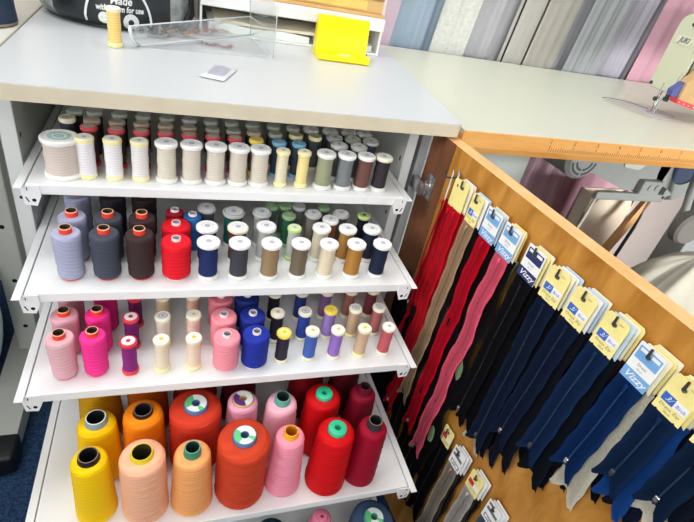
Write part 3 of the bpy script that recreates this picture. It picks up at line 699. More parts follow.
# narrow hook next to the hinge with cards seen edge-on
hook(.034, .5990, .020)
zipper(.036, .013, .599, 'dark red zip on white card turned edge-on, hook nearest the hinge', 'front zips along the upper hook row', 'plain', (206, 30, 48), .205, cw=.018, tw=.024, wav=.003, seed=3, turn=-.60, drift=.004)
zipper(.040, .006, .599, 'black zip on pale blue card turned edge-on, hook nearest the hinge', 'zips hanging behind the front ones', 'pale', (40, 34, 36), .30, cw=.018, tw=.022, wav=.002, seed=4, turn=-.55, front=False)
for k, (t, cn) in enumerate([(.000, 'black'), (.018, 'dark navy'), (.038, 'brown black'), (.060, 'blue black')]):  # black zips added to stand in for the shadow low on the door
    hook(t, .400-.01*k, .010)  # low hook added only to carry the stand-in zip
    zipper(t, .006+.003*k, .400-.01*k, 'long %s zip added on a low hook to deepen the shade behind the red zips' % cn, 'zips hanging behind the front ones', 'dark', [(12, 12, 14), (14, 16, 26), (18, 14, 14), (12, 14, 22)][k], .37, cw=.020, ch=.036, tw=.036, wav=.002, seed=140+k, front=False)
# lower hook row
for k, (t, cn, c2) in enumerate([(.2150, 'black', (12, 13, 18)), (.1760, 'midnight navy', (14, 18, 32)), (.1370, 'jet black', (10, 10, 12)), (.0980, 'dark charcoal', (22, 22, 26))]):
    hook(t, .262, .010)
    zipper(t, .0065, .262, '%s zip in the lower hook row, half hidden below the upper zips' % cn, 'zips hanging behind the lower front ones', ['yred', 'dark', 'dark', 'dark'][k], c2, .19, cw=.0235, ch=.036, tw=.033, wav=.0012, seed=170+k)
for i, (t, z, style, rgb, cn, cdn) in enumerate([(.2545, .2660, 'white', (150, 140, 126), 'taupe', 'white'), (.2970, .2720, 'yred', (186, 182, 174), 'light grey', 'yellow and red'), (.3400, .2680, 'white', (76, 92, 110), 'slate', 'white')]):
    hook(t, z, .017)
    zipper(t, .0145, z, '%s zip on %s card in the lower hook row' % (cn, cdn), 'front zips along the lower hook row', style, rgb, .19, cw=.0255, ch=.0385, tw=.0235, wav=.0015, seed=31+i)
    for j in range(2):
        c2 = [(60, 54, 50), (34, 32, 34)][j]
        zipper(t+.003+.002*j, .0105-.004*j, z+.001*j, '%s zip %s behind the %s zip, lower hook row' % (['brown', 'black'][j], ['directly', 'last'][j], cn), 'zips hanging behind the lower front ones', 'plain', c2, .20, cw=.0255, ch=.0385, tw=.023, wav=.002, seed=80+i*4+j, front=False)

# ------------------------------------------------------------------ sewing table on the far side of the door
TX0, TX1, TYF, TYB, TZ, TBZ = .3175, 1.75, .1525, .668, .650, .6155
tab = empty('sewing_table', (1.0, .38, -.06), 'cream topped sewing table with wooden front edge and printed ruler', 'table')
bm = bmesh.new(); prism(bm, [(.3180, TYF+.001), (TX1, TYF+.001), (TX1, TYB), (.3440, TYB)], 'z', TZ-.006, TZ); cobj('table_top', bm, TABTOP, tab)
bm = bmesh.new(); prism(bm, [(TYF-.001, TZ-.0008), (TYF-.001, TBZ+.010), (TYF+.003, TBZ), (TYF+.02, TBZ), (TYF+.02, TZ-.0062), (TYF+.0009, TZ-.0062), (TYF+.0009, TZ-.0008)], 'x', TX0, TX1, 0)
cobj('wooden_edge', bm, TABWOOD, tab)
bm = bmesh.new(); box(bm, .36, TX1, TYF+.021, TYB, TBZ+.004, TZ-.0061); cobj('core_board', bm, mat('core_board', (190, 176, 150), .7, var=.05, vscale=30), tab)
INK = mat('ruler_ink', (120, 78, 30), .6); TAPE = mat('ruler_strip', (230, 168, 92), .45, var=.05, vscale=60)
bm = bmesh.new()
yr = TYF-.0014
vs = [bm.verts.new(p) for p in ((.470, yr, TBZ+.0115), (1.40, yr, TBZ+.0115), (1.40, yr, TZ-.0020), (.470, yr, TZ-.0020))]
bm.faces.new(vs).material_index = 0
x = .4745; k = 0
while x < 1.30:
    hgt = .0105 if k % 10 == 0 else .0085 if k % 5 == 0 else .006
    vs = [bm.verts.new(p) for p in ((x, yr-.0003, TBZ+.0118), (x+.0011, yr-.0003, TBZ+.0118), (x+.0011, yr-.0003, TBZ+.0118+hgt), (x, yr-.0003, TBZ+.0118+hgt))]
    bm.faces.new(vs).material_index = 1
    if k % 10 == 0: text(bm, str(k//10+1), .0085, (lambda xx: lambda u, v: (xx+u, yr-.0003, TZ-.0065+v))(x), 1, 0, .0001)
    x += .0046; k += 1
cobj('ruler', bm, [TAPE, INK], tab)
# steel frame leg at the far end
bm = bmesh.new(); box(bm, 1.20, 1.25, .33, .40, -.045, TBZ, 0, .004, 2); cobj('leg', bm, CABDARK, tab)
bm = bmesh.new(); box(bm, 1.20, 1.25, .16, .60, -.06, -.02, 0, .004, 2); cobj('foot', bm, CABDARK, tab)
bm = bmesh.new(); box(bm, .40, .44, .50, .56, -.045, TBZ, 0, .004, 2); cobj('leg', bm, CABDARK, tab)
bm = bmesh.new(); box(bm, .40, .44, .30, .60, -.06, -.02, 0, .004, 2); cobj('foot', bm, CABDARK, tab)

TM = TZ+.004; MOFF = Vector((.030, .026, -.004))
# sewing machine -------------------------------------------------------
MG = mat('machine_pale_green', (204, 207, 180), .4, var=.02, vscale=9); MG2 = mat('machine_shadow_green', (182, 188, 168), .45)
sm = empty('sewing_machine', (1.0, .345, TM), 'pale green industrial sewing machine head on the cream table', 'sewing machine')
head = round_poly([(.378, .700), (.311, .700), (.309, .845), (.378, .845)], [.008, .010, .020, .022], 6)
bm = bmesh.new(); prism(bm, head, 'x', .856, 1.05, 0)
cobj('head', bm, MG, sm, smooth=True, auto=30)
bm = bmesh.new(); prism(bm, round_poly([(.385, .742), (.316, .742), (.316, .850), (.385, .850)], [.012]*4, 4), 'x', 1.03, 1.42, 0); cobj('arm', bm, MG, sm, smooth=True, auto=30)
bm = bmesh.new(); prism(bm, round_poly([(.40, TM), (.30, TM), (.30, .848), (.40, .848)], [0, 0, .02, .02], 4), 'x', 1.36, 1.52, 0); cobj('pillar', bm, MG, sm, smooth=True, auto=30)
fpp = round_poly([(.376, .703), (.3145, .703), (.3165, .841), (.376, .841)], [.008, .006, .022, .024], 6)
bm = bmesh.new(); prism(bm, fpp, 'x', .8530, .8562, 0)
fp = cobj('face_plate', bm, MG, sm, smooth=True, auto=30)
for y, z in ((.371, .7085), (.3205, .7085), (.3425, .828)):
    bm = bmesh.new(); lathe(bm, [(0, 0), (.0040, 0), (.0034, .0022), (0, .0026)], 14, M=Matrix.Translation((.8532, y, z)) @ Matrix.Rotation(-PI/2, 4, 'Y'))
    o = cobj('screw', bm, DKMETAL, sm, smooth=True, auto=40); o.parent = fp
# oval badge
bm = bmesh.new(); prism(bm, round_poly([(.365, .790), (.326, .790), (.326, .806), (.365, .806)], [.0075]*4, 5), 'x', .8520, .8531, 0)
text(bm, 'JUKI', .014, lambda u, v: (.8517, .3455-u, .798+v), 1, .35, .0003, width=.027)
o = cobj('badge', bm, [mat('badge_silver', (216, 217, 200), .4), mat('badge_ink', (72, 76, 72), .6)], sm); o.parent = fp
bm = bmesh.new(); lathe(bm, [(0, 0), (.010, 0), (.010, .010), (.007, .012), (0, .012)], 18, M=Matrix.Translation((.885, .310, .790)) @ Matrix.Rotation(PI/2, 4, 'X')); cobj('tension_knob', bm, DKMETAL, sm, smooth=True, auto=40)
for xx in (.862, .900):
    bm = bmesh.new(); box(bm, xx, xx+.0018, .3075, .311, .715, .80, 0); cobj('panel_seam', bm, DKMETAL, sm)
bm = bmesh.new(); tube(bm, [(.856, .340, .716), (.856, .340, .672)], .0034, 10); cobj('needle_bar', bm, METAL, sm, smooth=True, auto=40)
bm = bmesh.new(); tube(bm, [(.868, .330, .716), (.868, .330, .690)], .0044, 10); tube(bm, [(.868, .330, .690), (.8685, .331, .684)], .0060, 10); cobj('presser_bar', bm, DKMETAL, sm, smooth=True, auto=40)
bm = bmesh.new(); lathe(bm, [(0, 0), (.0045, 0), (.0045, .005), (0, .005)], 12, M=Matrix.Translation((.851, .338, .684)) @ Matrix.Rotation(-PI/2, 4, 'Y')); tube(bm, [(.856, .340, .674), (.856, .340, .6585)], .0009, 8); cobj('needle_clamp', bm, DKMETAL, sm, smooth=True, auto=40)
bm = bmesh.new(); prism(bm, [(.848, .342), (.864, .346), (.868, .337), (.853, .326), (.846, .332)], 'z', TM+.0006, TM+.0042); tube(bm, [(.862, .338, TM+.004), (.866, .334, .690)], .0022, 8); cobj('presser_foot', bm, METAL, sm)
bm = bmesh.new(); box(bm, .836, .905, .30, .375, TM, TM+.0006, 0, .0002, 1); cobj('throat_plate', bm, mat('plate_steel', (214, 214, 208), .35), sm)

sm.location += MOFF
# sheer scrap pinned under the presser foot
SHEER = mat('sheer_lilac', (190, 184, 192), .7, alpha=.28)
bm = bmesh.new()
pl = [(a+.030, b+.026) for a, b in [(.776, .400), (.858, .412), (.90, .40), (.92, .33), (.871, .292), (.835, .290), (.800, .295), (.786, .345)]]
cx = sum(p[0] for p in pl)/len(pl); cy = sum(p[1] for p in pl)/len(pl)
c0 = bm.verts.new((cx, cy, TZ+.0020)); ring1 = []; ring2 = []
for i, (a, b) in enumerate(pl):
    ring1.append(bm.verts.new((cx+(a-cx)*.55, cy+(b-cy)*.55, TZ+.0016+.0014*(i % 2)))); ring2.append(bm.verts.new((a, b, TZ+.0010+.0020*((i+1) % 2))))
n = len(pl)
for i in range(n):
    j = (i+1) % n
    bm.faces.new((c0, ring1[i], ring1[j])); bm.faces.new((ring1[i], ring2[i], ring2[j], ring1[j]))
tag(obj('fabric_scrap', bm, SHEER, smooth=True), 'sheer lilac grey fabric scrap under the sewing machine foot', 'fabric scrap')
bm = bmesh.new()
tube(bm, [(a+.030, b+.026, c) for a, b, c in [(.774, .400, TZ+.004), (.795, .404, TZ+.0042), (.812, .402, TZ+.004), (.835, .398, TZ+.004), (.85, .372, TZ+.0045), (.858, .35, TZ+.005)]], .0009, 6)
tag(obj('loose_thread', bm, mat('thread_end_grey', (120, 108, 112), .8), smooth=True), 'grey loose thread tail lying across the table by the needle', 'thread')
# tan pin cushion with a red dotted band, hung on the front of the machine
pc = empty('pin_cushion', (.905, .2995, .71), 'tan pin cushion with red dotted trim hanging on the machine front', 'pin cushion')
bm = bmesh.new(); prism(bm, [(.854, .699), (.8535, .730), (.8645, .745), (.885, .775), (.93, .79), (.97, .70), (.955, .684), (.907, .690)], 'y', .2905, .3085); cobj('cushion', bm, mat('tan_felt', (196, 160, 112), .8, var=.06, vscale=50), pc)
bm = bmesh.new()
arc = [(.848, .7000), (.862, .6975), (.876, .6955), (.892, .6930), (.907, .6910), (.940, .686), (.975, .690)]
lo = [(a+.005, b-.0095) for a, b in arc]
prism(bm, arc+lo[::-1], 'y', .2885, .3085, 0)
for i in range(6):
    a, b = (arc[i][0]+arc[i+1][0])/2+.002, (arc[i][1]+arc[i+1][1])/2-.005
    disc(bm, a, b, .0013, .2882, 1, 10)
cobj('red_trim', bm, [mat('red_trim', (226, 70, 74), .6), CW], pc)
bm = bmesh.new(); prism(bm, [(.836, .702), (.8325, .713), (.8530, .7305), (.8535, .700)], 'y', .296, .3088); cobj('blue_panel', bm, mat('blue_felt', (84, 90, 150), .8), pc)
pc.location += MOFF

# motor and linkage under the table ---------------------------------------
MT = mat('motor_grey', (142, 146, 142), .5, var=.05, vscale=20); MTD = mat('motor_dark', (62, 68, 74), .5)
mo = empty('sewing_machine_motor', (.80, .36, .55), 'grey clutch motor bolted under the sewing table top', 'motor')
RX = Matrix.Rotation(PI/2, 4, 'X')
bm = bmesh.new()
lathe(bm, [(0, 0), (.034, 0), (.042, -.008), (.044, -.10), (.03, -.11), (0, -.11)], 36, M=Matrix.Translation((.712, .300, .556)) @ RX)
for r0, r1 in ((.0262, .0315), (.0165, .0215)):
    for a0 in (PI*1.04, PI*1.53):
        disc(bm, .712, .556, r1, .2995, 1, 14, r0, a0, a0+PI*.44)
cobj('motor_housing', bm, [MT, MTD], mo, smooth=True, auto=35)
bm = bmesh.new(); prism(bm, round_poly([(.735, .535), (.80, .512), (.87, .490), (.965, .492), (.975, .600), (.735, .604)], [.01, .02, .03, .02, .02, .01], 5), 'y', .315, .42); cobj('clutch_housing', bm, MT, mo, smooth=True, auto=30)
bm = bmesh.new(); prism(bm, round_poly([(.828, .545), (.88, .540), (.90, .560), (.845, .575)], [.008]*4, 4), 'y', .3125, .316); cobj('cover_plate', bm, mat('motor_cover', (188, 190, 180), .5), mo)
bm = bmesh.new(); lathe(bm, [(.045, -.02), (.085, -.02), (.090, -.01), (.090, .01), (.085, .02), (.045, .02), (.045, -.02)], 36, M=Matrix.Translation((1.025, .335, .555)) @ RX); cobj('pulley_guard', bm, MT, mo, smooth=True, auto=35)
bm = bmesh.new(); lathe(bm, [(0, -.016), (.044, -.016), (.044, .016), (0, .016)], 30, M=Matrix.Translation((1.025, .335, .555)) @ RX); cobj('pulley', bm, mat('pulley_blue', (52, 66, 92), .5), mo, smooth=True, auto=35)
bm = bmesh.new(); box(bm, .70, .80, .33, .40, .590, TBZ, 0); cobj('mounting_plate', bm, MTD, mo)
bm = bmesh.new(); box(bm, .785, .985, .300, .312, .470, .489, 0, .003, 2); box(bm, .90, .96, .300, .330, .485, .52, 0, .004, 2)
for xx in (.925, .945): lathe(bm, [(0, 0), (.007, 0), (.007, .002), (0, .002)], 14, M=Matrix.Translation((xx, .300, .505)) @ RX)
prism(bm, [(.975, .505), (1.0, .492), (.975, .478)], 'y', .3, .312); cobj('lever_arm', bm, MT, mo)
bm = bmesh.new(); tube(bm, [(.792, .305, .484), (.788, .305, .42), (.775, .31, .30), (.770, .31, .20)], .0035, 8); cobj('pull_rod', bm, mat('rod_cream', (198, 186, 170), .5), mo, smooth=True)
bm = bmesh.new(); tube(bm, [(.953, .306, .48), (.953, .306, .40), (.948, .308, .30), (.935, .31, .05), (.93, .31, -.055)], .0042, 8); cobj('treadle_rod', bm, DKMETAL, mo, smooth=True)
kp = empty('knee_lifter', (1.03, .25, .45), 'grey round knee lifter pad on a slanted arm below the table', 'knee lifter')
bm = bmesh.new(); lathe(bm, [(0, 0), (.036, 0), (.042, -.006), (.042, -.024), (0, -.026)], 30, M=Matrix.Translation((1.045, .240, .432)) @ RX); cobj('pad', bm, mat('pad_grey', (112, 108, 103), .7, var=.05, vscale=60), kp, smooth=True, auto=35)
bm = bmesh.new(); tube(bm, [(.985, .272, .6150), (1.01, .272, .52), (1.045, .272, .432)], .009, 10); cobj('arm', bm, MT, kp, smooth=True, auto=40)
# open paper box and timber strip behind the motor rods
pb = empty('paper_box', (1.06, .52, .2), 'cream paper box standing open under the sewing table', 'box')
bm = bmesh.new()
x0, x1, y0, y1, z0, z1 = .990, 1.150, .49, .54, .20, .385
BX = mat('box_cream', (236, 220, 198), .7, var=.03, vscale=12)
box(bm, x0, x1, y0, y1, z0, z0+.004); box(bm, x0, x1, y1-.004, y1, z0, z1); box(bm, x0, x0+.004, y0, y1, z0, z1); box(bm, x1-.004, x1, y0, y1, z0, z1); box(bm, x0, x1, y0, y0+.004, z0, z0+.13)
cobj('carton', bm, BX, pb)
bm = bmesh.new(); prism(bm, [(x0, z0+.131), (x1, z0+.131), (x1-.02, z0+.19), (x0+.03, z0+.185)], 'y', y0-.002, y0); cobj('flap', bm, BX, pb)
bm = bmesh.new(); box(bm, .985, 1.165, .475, .60, -.06, .199, 0, .004, 2)
tag(obj('storage_crate', bm, mat('crate_beige', (196, 176, 160), .8, var=.03, vscale=8)), 'plain beige storage crate on the floor under the paper box', 'crate')
bm = bmesh.new()
a = Vector((1.115, .425, .405)); b = Vector((.97, .425, -.055)); d = (b-a).normalized(); s = Vector((d.z, 0, -d.x))*.012
for o_ in (0,):
    vs = [bm.verts.new(v) for v in (a-s, a+s, b+s, b-s)]; vs2 = [bm.verts.new(v+Vector((0, .014, 0))) for v in (a-s, a+s, b+s, b-s)]
    bm.faces.new(vs); bm.faces.new(vs2)
    for i in range(4): bm.faces.new((vs[i], vs[(i+1) % 4], vs2[(i+1) % 4], vs2[i]))
tag(obj('timber_strip', bm, wood_mat('strip_wood', (206, 150, 98), (228, 178, 124), (3, 3, 1), .5)), 'narrow pale timber strip leaning in front of the paper box', 'timber strip')
# sack of cream cloth on the floor behind the door
def lump(bm, c, rx, ry, zlo, zhi, seed, fold=.06, seg=48, rings=26, p=2.6):
    for_r = []
    for k in range(rings+1):
        u = k/rings; ph = PI*u
        z = zlo+(zhi-zlo)*(1-math.cos(ph))/2
        rr = (max(0, math.sin(ph)))**(2/p)
        ring = []
        for i in range(seg):
            a = 2*PI*i/seg
            nz = noise.noise(Vector((math.cos(a)*1.6+seed, math.sin(a)*1.6, u*2.2)))+.5*noise.noise(Vector((math.cos(a)*4+seed, math.sin(a)*4, u*5)))
            f = 1+fold*nz*2+fold*.6*math.sin(a*9+3*math.sin(u*5))*math.sin(ph)
            ring.append(bm.verts.new((c[0]+rx*rr*f*math.cos(a), c[1]+ry*rr*f*math.sin(a), z+.02*nz*math.sin(ph))))
        for_r.append(ring)
    for a, b in zip(for_r, for_r[1:]):
        for i in range(seg):
            bm.faces.new((a[i], a[(i+1) % seg], b[(i+1) % seg], b[i]))
    bmesh.ops.remove_doubles(bm, verts=bm.verts[:], dist=1e-5)
bm = bmesh.new(); lump(bm, (1.03, .175), .20, .092, -.06, .405, 2.3, .085, 96, 48)
tag(obj('cloth_sack', bm, mat('cloth_cream', (184, 180, 164), .85, var=.04, vscale=18, bump=.9, bscale=24), smooth=True), 'bulging cream cloth sack on the floor behind the open door', 'sack')

# ------------------------------------------------------------------ fabrics hanging along the back wall
def drape(x0, x1, y, z0, z1, amp, folds, seed, lean=.0):
    bm = bmesh.new(); rnd = random.Random(seed); p = rnd.uniform(0, 6); nx, nz = 40, 14; g = []
    for j in range(nz+1):
        v = j/nz; row = []
        for i in range(nx+1):
            u = i/nx
            yy = y+amp*math.sin(u*folds*2*PI+p+.35*math.sin(v*2+seed))*(.7+.3*v)+amp*.4*math.sin(u*folds*4.7*PI+p*2)
            row.append(bm.verts.new((x0+(x1-x0)*u+lean*(v), yy, z0+(z1-z0)*v)))
        g.append(row)
    for a, b in zip(g, g[1:]):
        for i in range(nx): bm.faces.new((a[i], a[i+1], b[i+1], b[i]))
    return bm
def lace_mat():
    return mat('lace_white', (202, 204, 198), .85, var=.10, vscale=150, bump=.6, bscale=160)
FB = [('fabric_drape', .322, .352, (196, 176, 190), 'dusty lilac', .003, 1, .66), ('fabric_drape', .350, .470, (156, 174, 190), 'pale blue', .008, 2.5, .66), ('fabric_drape', .467, .537, None, 'white lace', .004, 2, .66),
      ('fabric_drape', .534, .642, (172, 173, 176), 'cool white', .007, 2.5, .66), ('fabric_drape', .650, .698, (178, 176, 170), 'warm white', .004, 1.2, .66), ('fabric_drape', .696, .722, (196, 188, 166), 'narrow khaki beige', .003, 1, .66),
      ('fabric_drape', .720, .790, (182, 179, 170), 'cream white', .004, 1.5, .66), ('fabric_drape', .788, .845, (168, 169, 174), 'light grey', .005, 1.5, .66), ('fabric_drape', .842, .925, (164, 168, 172), 'mid grey', .006, 2.5, .66),
      ('fabric_drape', .922, 1.045, (180, 177, 190), 'lilac grey', .007, 3, .66), ('fabric_drape', 1.022, 1.28, (206, 160, 176), 'mauve pink', .010, 2.5, -.04), ('fabric_drape', 1.29, 1.50, (228, 216, 210), 'pale rose', .008, 2.5, .30)]
for i, (nm, x0, x1, rgb, cn, amp, fo, zb) in enumerate(FB):
    x0, x1 = [-.0752+(v+.0752)*1.066 for v in (x0, x1)]
    bm = drape(x0-.010, x1+.010, .688+.021*(i % 2), zb-.02 if zb < .6 else .622, 1.25, amp*.55, fo, i, .06)
    m = lace_mat() if rgb is None else mat('drape_'+cn.replace(' ', '_'), rgb, .85, spec=.2, var=.03, vscale=25)
    o = obj(nm, bm, m, smooth=True)
    tag(o, '%s fabric length hanging along the wall behind the sewing table' % cn, 'fabric', 'fabric lengths hanging behind the table')
bm = bmesh.new(); tube(bm, [(.690, .675, .622), (.745, .675, 1.25)], .0022, 8)
tag(obj('hanging_rod', bm, BLACK, smooth=True), 'thin black rod standing between the white fabrics', 'rod')
bm = bmesh.new(); box(bm, .36, .87, .640, .655, -.06, .60, 0, .002, 1)
tag(obj('panel_board', bm, mat('board_grey_green', (170, 178, 172), .6, var=.04, vscale=6)), 'grey green board standing against the wall under the table', 'board')
bm = drape(.87, 1.09, .672, -.055, .60, .010, 3.5, 21); tag(obj('fabric_drape', bm, mat('drape_plum', (176, 146, 156), .85, var=.05, vscale=20), smooth=True), 'plum grey fabric length reaching the floor under the table', 'fabric', 'fabric lengths hanging behind the table')

# ------------------------------------------------------------------ things on the cabinet top
cap_spool(-.154, .338, ZT+.0001, 'pale orange spool with cream caps standing alone on the cabinet top', None, (246, 208, 130), .0100, .0086, .051, CAPCREAM, CAPYEL, LABELW, DOTGREY)
# black pouch bag with white print
BG = mat('bag_black', (34, 40, 44), .28, spec=.6, var=.2, vscale=14, bump=.3, bscale=30); BW = mat('bag_print_white', (226, 230, 228), .5); BGY = mat('bag_panel_grey', (150, 158, 158), .5, var=.6, vscale=45)
bag = empty('carry_bag', (-.17, .535, ZT), 'black round carry bag with white arch print on the cabinet top', 'bag')
bx, by, rx, ry = -.165, .5350, .118, .112
def bagp(u, z, off=0.):
    a = u/rx; k = 1-.18*max(0, (.018-z)/.018)**2
    return (bx+(rx+off)*k*math.sin(a), by-(ry+off)*k*math.cos(a), ZT+z)
bm = bmesh.new(); seg = 56; zs = [0.0002, .004, .010, .018, .035, .06, .10, .15, .19]; g = []
for z in zs:
    g.append([bm.verts.new(Vector(bagp(rx*2*PI*i/seg, z))+Vector((0, 0, .0))) for i in range(seg)])
for a, b in zip(g, g[1:]):
    for i in range(seg):
        f = bm.faces.new((a[i], a[(i+1) % seg], b[(i+1) % seg], b[i])); ang = (i+.5)/seg*2*PI
        dd = min(ang, 2*PI-ang); s_ = ang < PI
        f.material_index = 1 if (.80 < dd < 1.25) else 0
bm.faces.new(g[0]); bm.faces.new(g[-1])
cobj('body', bm, [BG, BGY], bag, smooth=True, auto=50)
bm = bmesh.new()
uc = rx*.085
def strip(pts, w):
    prev = None
    for i, (u, z) in enumerate(pts):
        a = pts[max(0, i-1)]; b = pts[min(len(pts)-1, i+1)]; du, dz = b[0]-a[0], b[1]-a[1]; l = math.hypot(du, dz)
        nx_, nz_ = -dz/l*w/2, du/l*w/2
        cur = (bm.verts.new(bagp(u+nx_, z+nz_, .0012)), bm.verts.new(bagp(u-nx_, z-nz_, .0012)))
        if prev: bm.faces.new((prev[0], prev[1], cur[1], cur[0]))
        prev = cur
strip([(uc+.047*math.cos(PI-PI*i/24), .010+.060*math.sin(PI*i/24)) for i in range(25)], .0035)
text(bm, 'Made', .016, lambda u, v: bagp(uc+.004+u, .044+v, .0012), 0, .2, .0004, width=.030)
text(bm, 'with  room for use', .0115, lambda u, v: bagp(uc+.002+u, .0325+v, .0012), 0, .2, .0004, width=.066)
def ring2(cu_, cz, ro, ri, sx=1.):
    n = 24; O = []; I = []
    for i in range(n):
        a = 2*PI*i/n
        O.append(bm.verts.new(bagp(cu_+sx*ro*math.cos(a), cz+ro*math.sin(a), .0012)))
        if ri: I.append(bm.verts.new(bagp(cu_+sx*ri*math.cos(a), cz+ri*math.sin(a), .0012)))
    if not ri: bm.faces.new(O)
    else:
        for i in range(n):
            j = (i+1) % n; bm.faces.new((O[i], O[j], I[j], I[i]))
ring2(uc+.017, .015, .0125, .0045, .9); ring2(uc-.020, .018, .0085, 0)
cobj('white_print', bm, BW, bag)
bm = bmesh.new(); tube(bm, [(bx+.10, by-.068, ZT+.003), (bx+.116, by-.05, ZT+.03), (bx+.119, by-.045, ZT+.08), (bx+.11, by-.05, ZT+.19)], .006, 8); cobj('strap', bm, BLACK, bag, smooth=True)
bm = bmesh.new(); tube(bm, [bagp(rx*2*PI*i/seg, .003, .0015) for i in range(seg+1)], .0022, 6); cobj('piping', bm, mat('piping_dark', (44, 48, 50), .4), bag, smooth=True)

# clear acrylic holder lying on its side
AC = mat('clear_acrylic', (244, 247, 248), .05, trans=.92, alpha=.35, ior=1.3)
ACE = mat('acrylic_edge', (222, 228, 230), .2, alpha=.85)
ac = empty('acrylic_holder', (-.02, .37, ZT), 'clear bent acrylic holder lying on the cabinet top', 'holder')
A1, A2, A3, A4 = Vector((-.126, .350, ZT+.0016)), Vector((.0504, .486, ZT+.0093)), Vector((.0469, .486, ZT+.0389)), Vector((-.134, .335, ZT+.030))
A5, A6, A7 = Vector((.0745, .378, ZT+.0010)), Vector((.0745, .378, ZT+.0775)), Vector((.0438, .486, ZT+.090))
TIP = Vector((.0764, .440, ZT+.0317))
def pane(bm, pts, th=.0016):
    n = (pts[1]-pts[0]).cross(pts[2]-pts[0]).normalized()*th
    a = [bm.verts.new(p) for p in pts]; b = [bm.verts.new(p+n) for p in pts]; bm.faces.new(a); bm.faces.new(b)
    for q_ in range(len(pts)): bm.faces.new((a[q_], a[(q_+1) % len(pts)], b[(q_+1) % len(pts)], b[q_]))
bm = bmesh.new(); pane(bm, [A1, A2, A3, A4]); cobj('long_panel', bm, AC, ac)
bm = bmesh.new(); pane(bm, [A2+Vector((.002, -.003, 0)), A5, A6, A7+Vector((.002, -.003, 0))]); cobj('end_panel', bm, AC, ac)
bm = bmesh.new(); pane(bm, [A1+Vector((.004, -.003, -.001)), A5+Vector((-.003, 0, -.0006)), A2+Vector((0, -.004, -.002))], .0009); cobj('base_sheet', bm, AC, ac)
bm = bmesh.new()
tube(bm, [A4, A3], .0010, 6); tube(bm, [A1, A2], .0015, 6)
tube(bm, [A4, A4+Vector((.001, .001, -.014)), A1+Vector((-.003, -.005, .004)), A1+Vector((.001, .001, .001))], .0026, 8)
tube(bm, [A3, TIP, A2], .0010, 6); tube(bm, [A5, A6, A7, A2], .0010, 6)
cobj('polished_edge', bm, ACE, ac, smooth=True)
# bits of ribbon behind and under the sheet
def ribbon(name, pts, w, m, label, cat):
    bm = bmesh.new(); prev = None
    for i, p in enumerate(pts):
        p = Vector(p); a = Vector(pts[max(0, i-1)]); b = Vector(pts[min(len(pts)-1, i+1)]); d = (b-a).normalized(); s = d.cross(Vector((0, 0, 1)))
        s = (s.normalized() if s.length > 1e-4 else Vector((0, 1, 0)))*w/2+Vector((0, 0, .0015*math.sin(i*1.7)))
        cur = (bm.verts.new(p+s), bm.verts.new(p-s))
        if prev: bm.faces.new((prev[0], prev[1], cur[1], cur[0]))
        prev = cur
    bmesh.ops.solidify(bm, geom=bm.faces[:], thickness=.0008)
    tag(obj(name, bm, m, smooth=True), label, cat)
ribbon('ribbon_scrap', [(-.105+.008*i, .432+.0025*i+.008*math.sin(i*2.2), ZT+.0052+.003*(1+math.sin(i*1.9))) for i in range(9)], .012, mat('ribbon_orange', (214, 150, 96), .6, var=.2, vscale=80), 'crumpled orange ribbon scrap behind the acrylic holder', 'ribbon')
ribbon('ribbon_scrap', [(-.112+.004*i, .418+.006*math.cos(i*2.0), ZT+.0055+.003*(1+math.cos(i*2.3))) for i in range(8)], .010, mat('ribbon_grey', (128, 130, 130), .6, var=.3, vscale=90), 'crumpled grey ribbon scrap behind the acrylic holder, beside the orange scrap', 'ribbon')
ribbon('ribbon_scrap', [(-.045+.0085*i, .475+.004*i+.007*math.sin(i*1.7+1), ZT+.0055+.003*(1+math.sin(i*2.5))) for i in range(8)], .012, mat('ribbon_rose', (206, 150, 150), .6, var=.35, vscale=90), 'crumpled rose pink ribbon scrap behind the acrylic holder', 'ribbon')
ribbon('ribbon_scrap', [(-.040+.0075*i, .408+.005*math.sin(i*1.9), ZT+.0012+.0022*(1+math.sin(i*2.1))) for i in range(8)], .009, mat('ribbon_floral', (196, 160, 160), .6, var=.45, vscale=160), 'small floral ribbon scrap lying in front of the acrylic holder', 'ribbon')
# small plastic packet
pk = empty('plastic_packet', (-.02, .27, ZT), 'small clear packet with grey contents lying on the cabinet top', 'packet')
Mp = Matrix.Translation((-.0185, .262, ZT+.0012)) @ Matrix.Rotation(-.36, 4, 'Z')
bm = bmesh.new(); g = []
for j in range(9):
    g.append([])
    for i in range(9):
        u, v = i/8-.5, j/8-.5; e = max(abs(u), abs(v))*2
        g[-1].append(bm.verts.new(Mp @ Vector((u*.034, v*.068, .0050*(1-e**3)+.0012*math.sin(i*2+j)*(1-e)+.0003))))
for a, b in zip(g, g[1:]):
    for i in range(8):
        f = bm.faces.new((a[i], a[i+1], b[i+1], b[i])); c = (i-3.5, )
        f.material_index = 1 if 1 < i < 7 and 1 <= g.index(a) < 6 else 0
cobj('pouch', bm, [mat('packet_film', (212, 216, 224), .2, spec=.7), mat('packet_fill', (160, 164, 178), .35, var=.15, vscale=120)], pk, smooth=True)
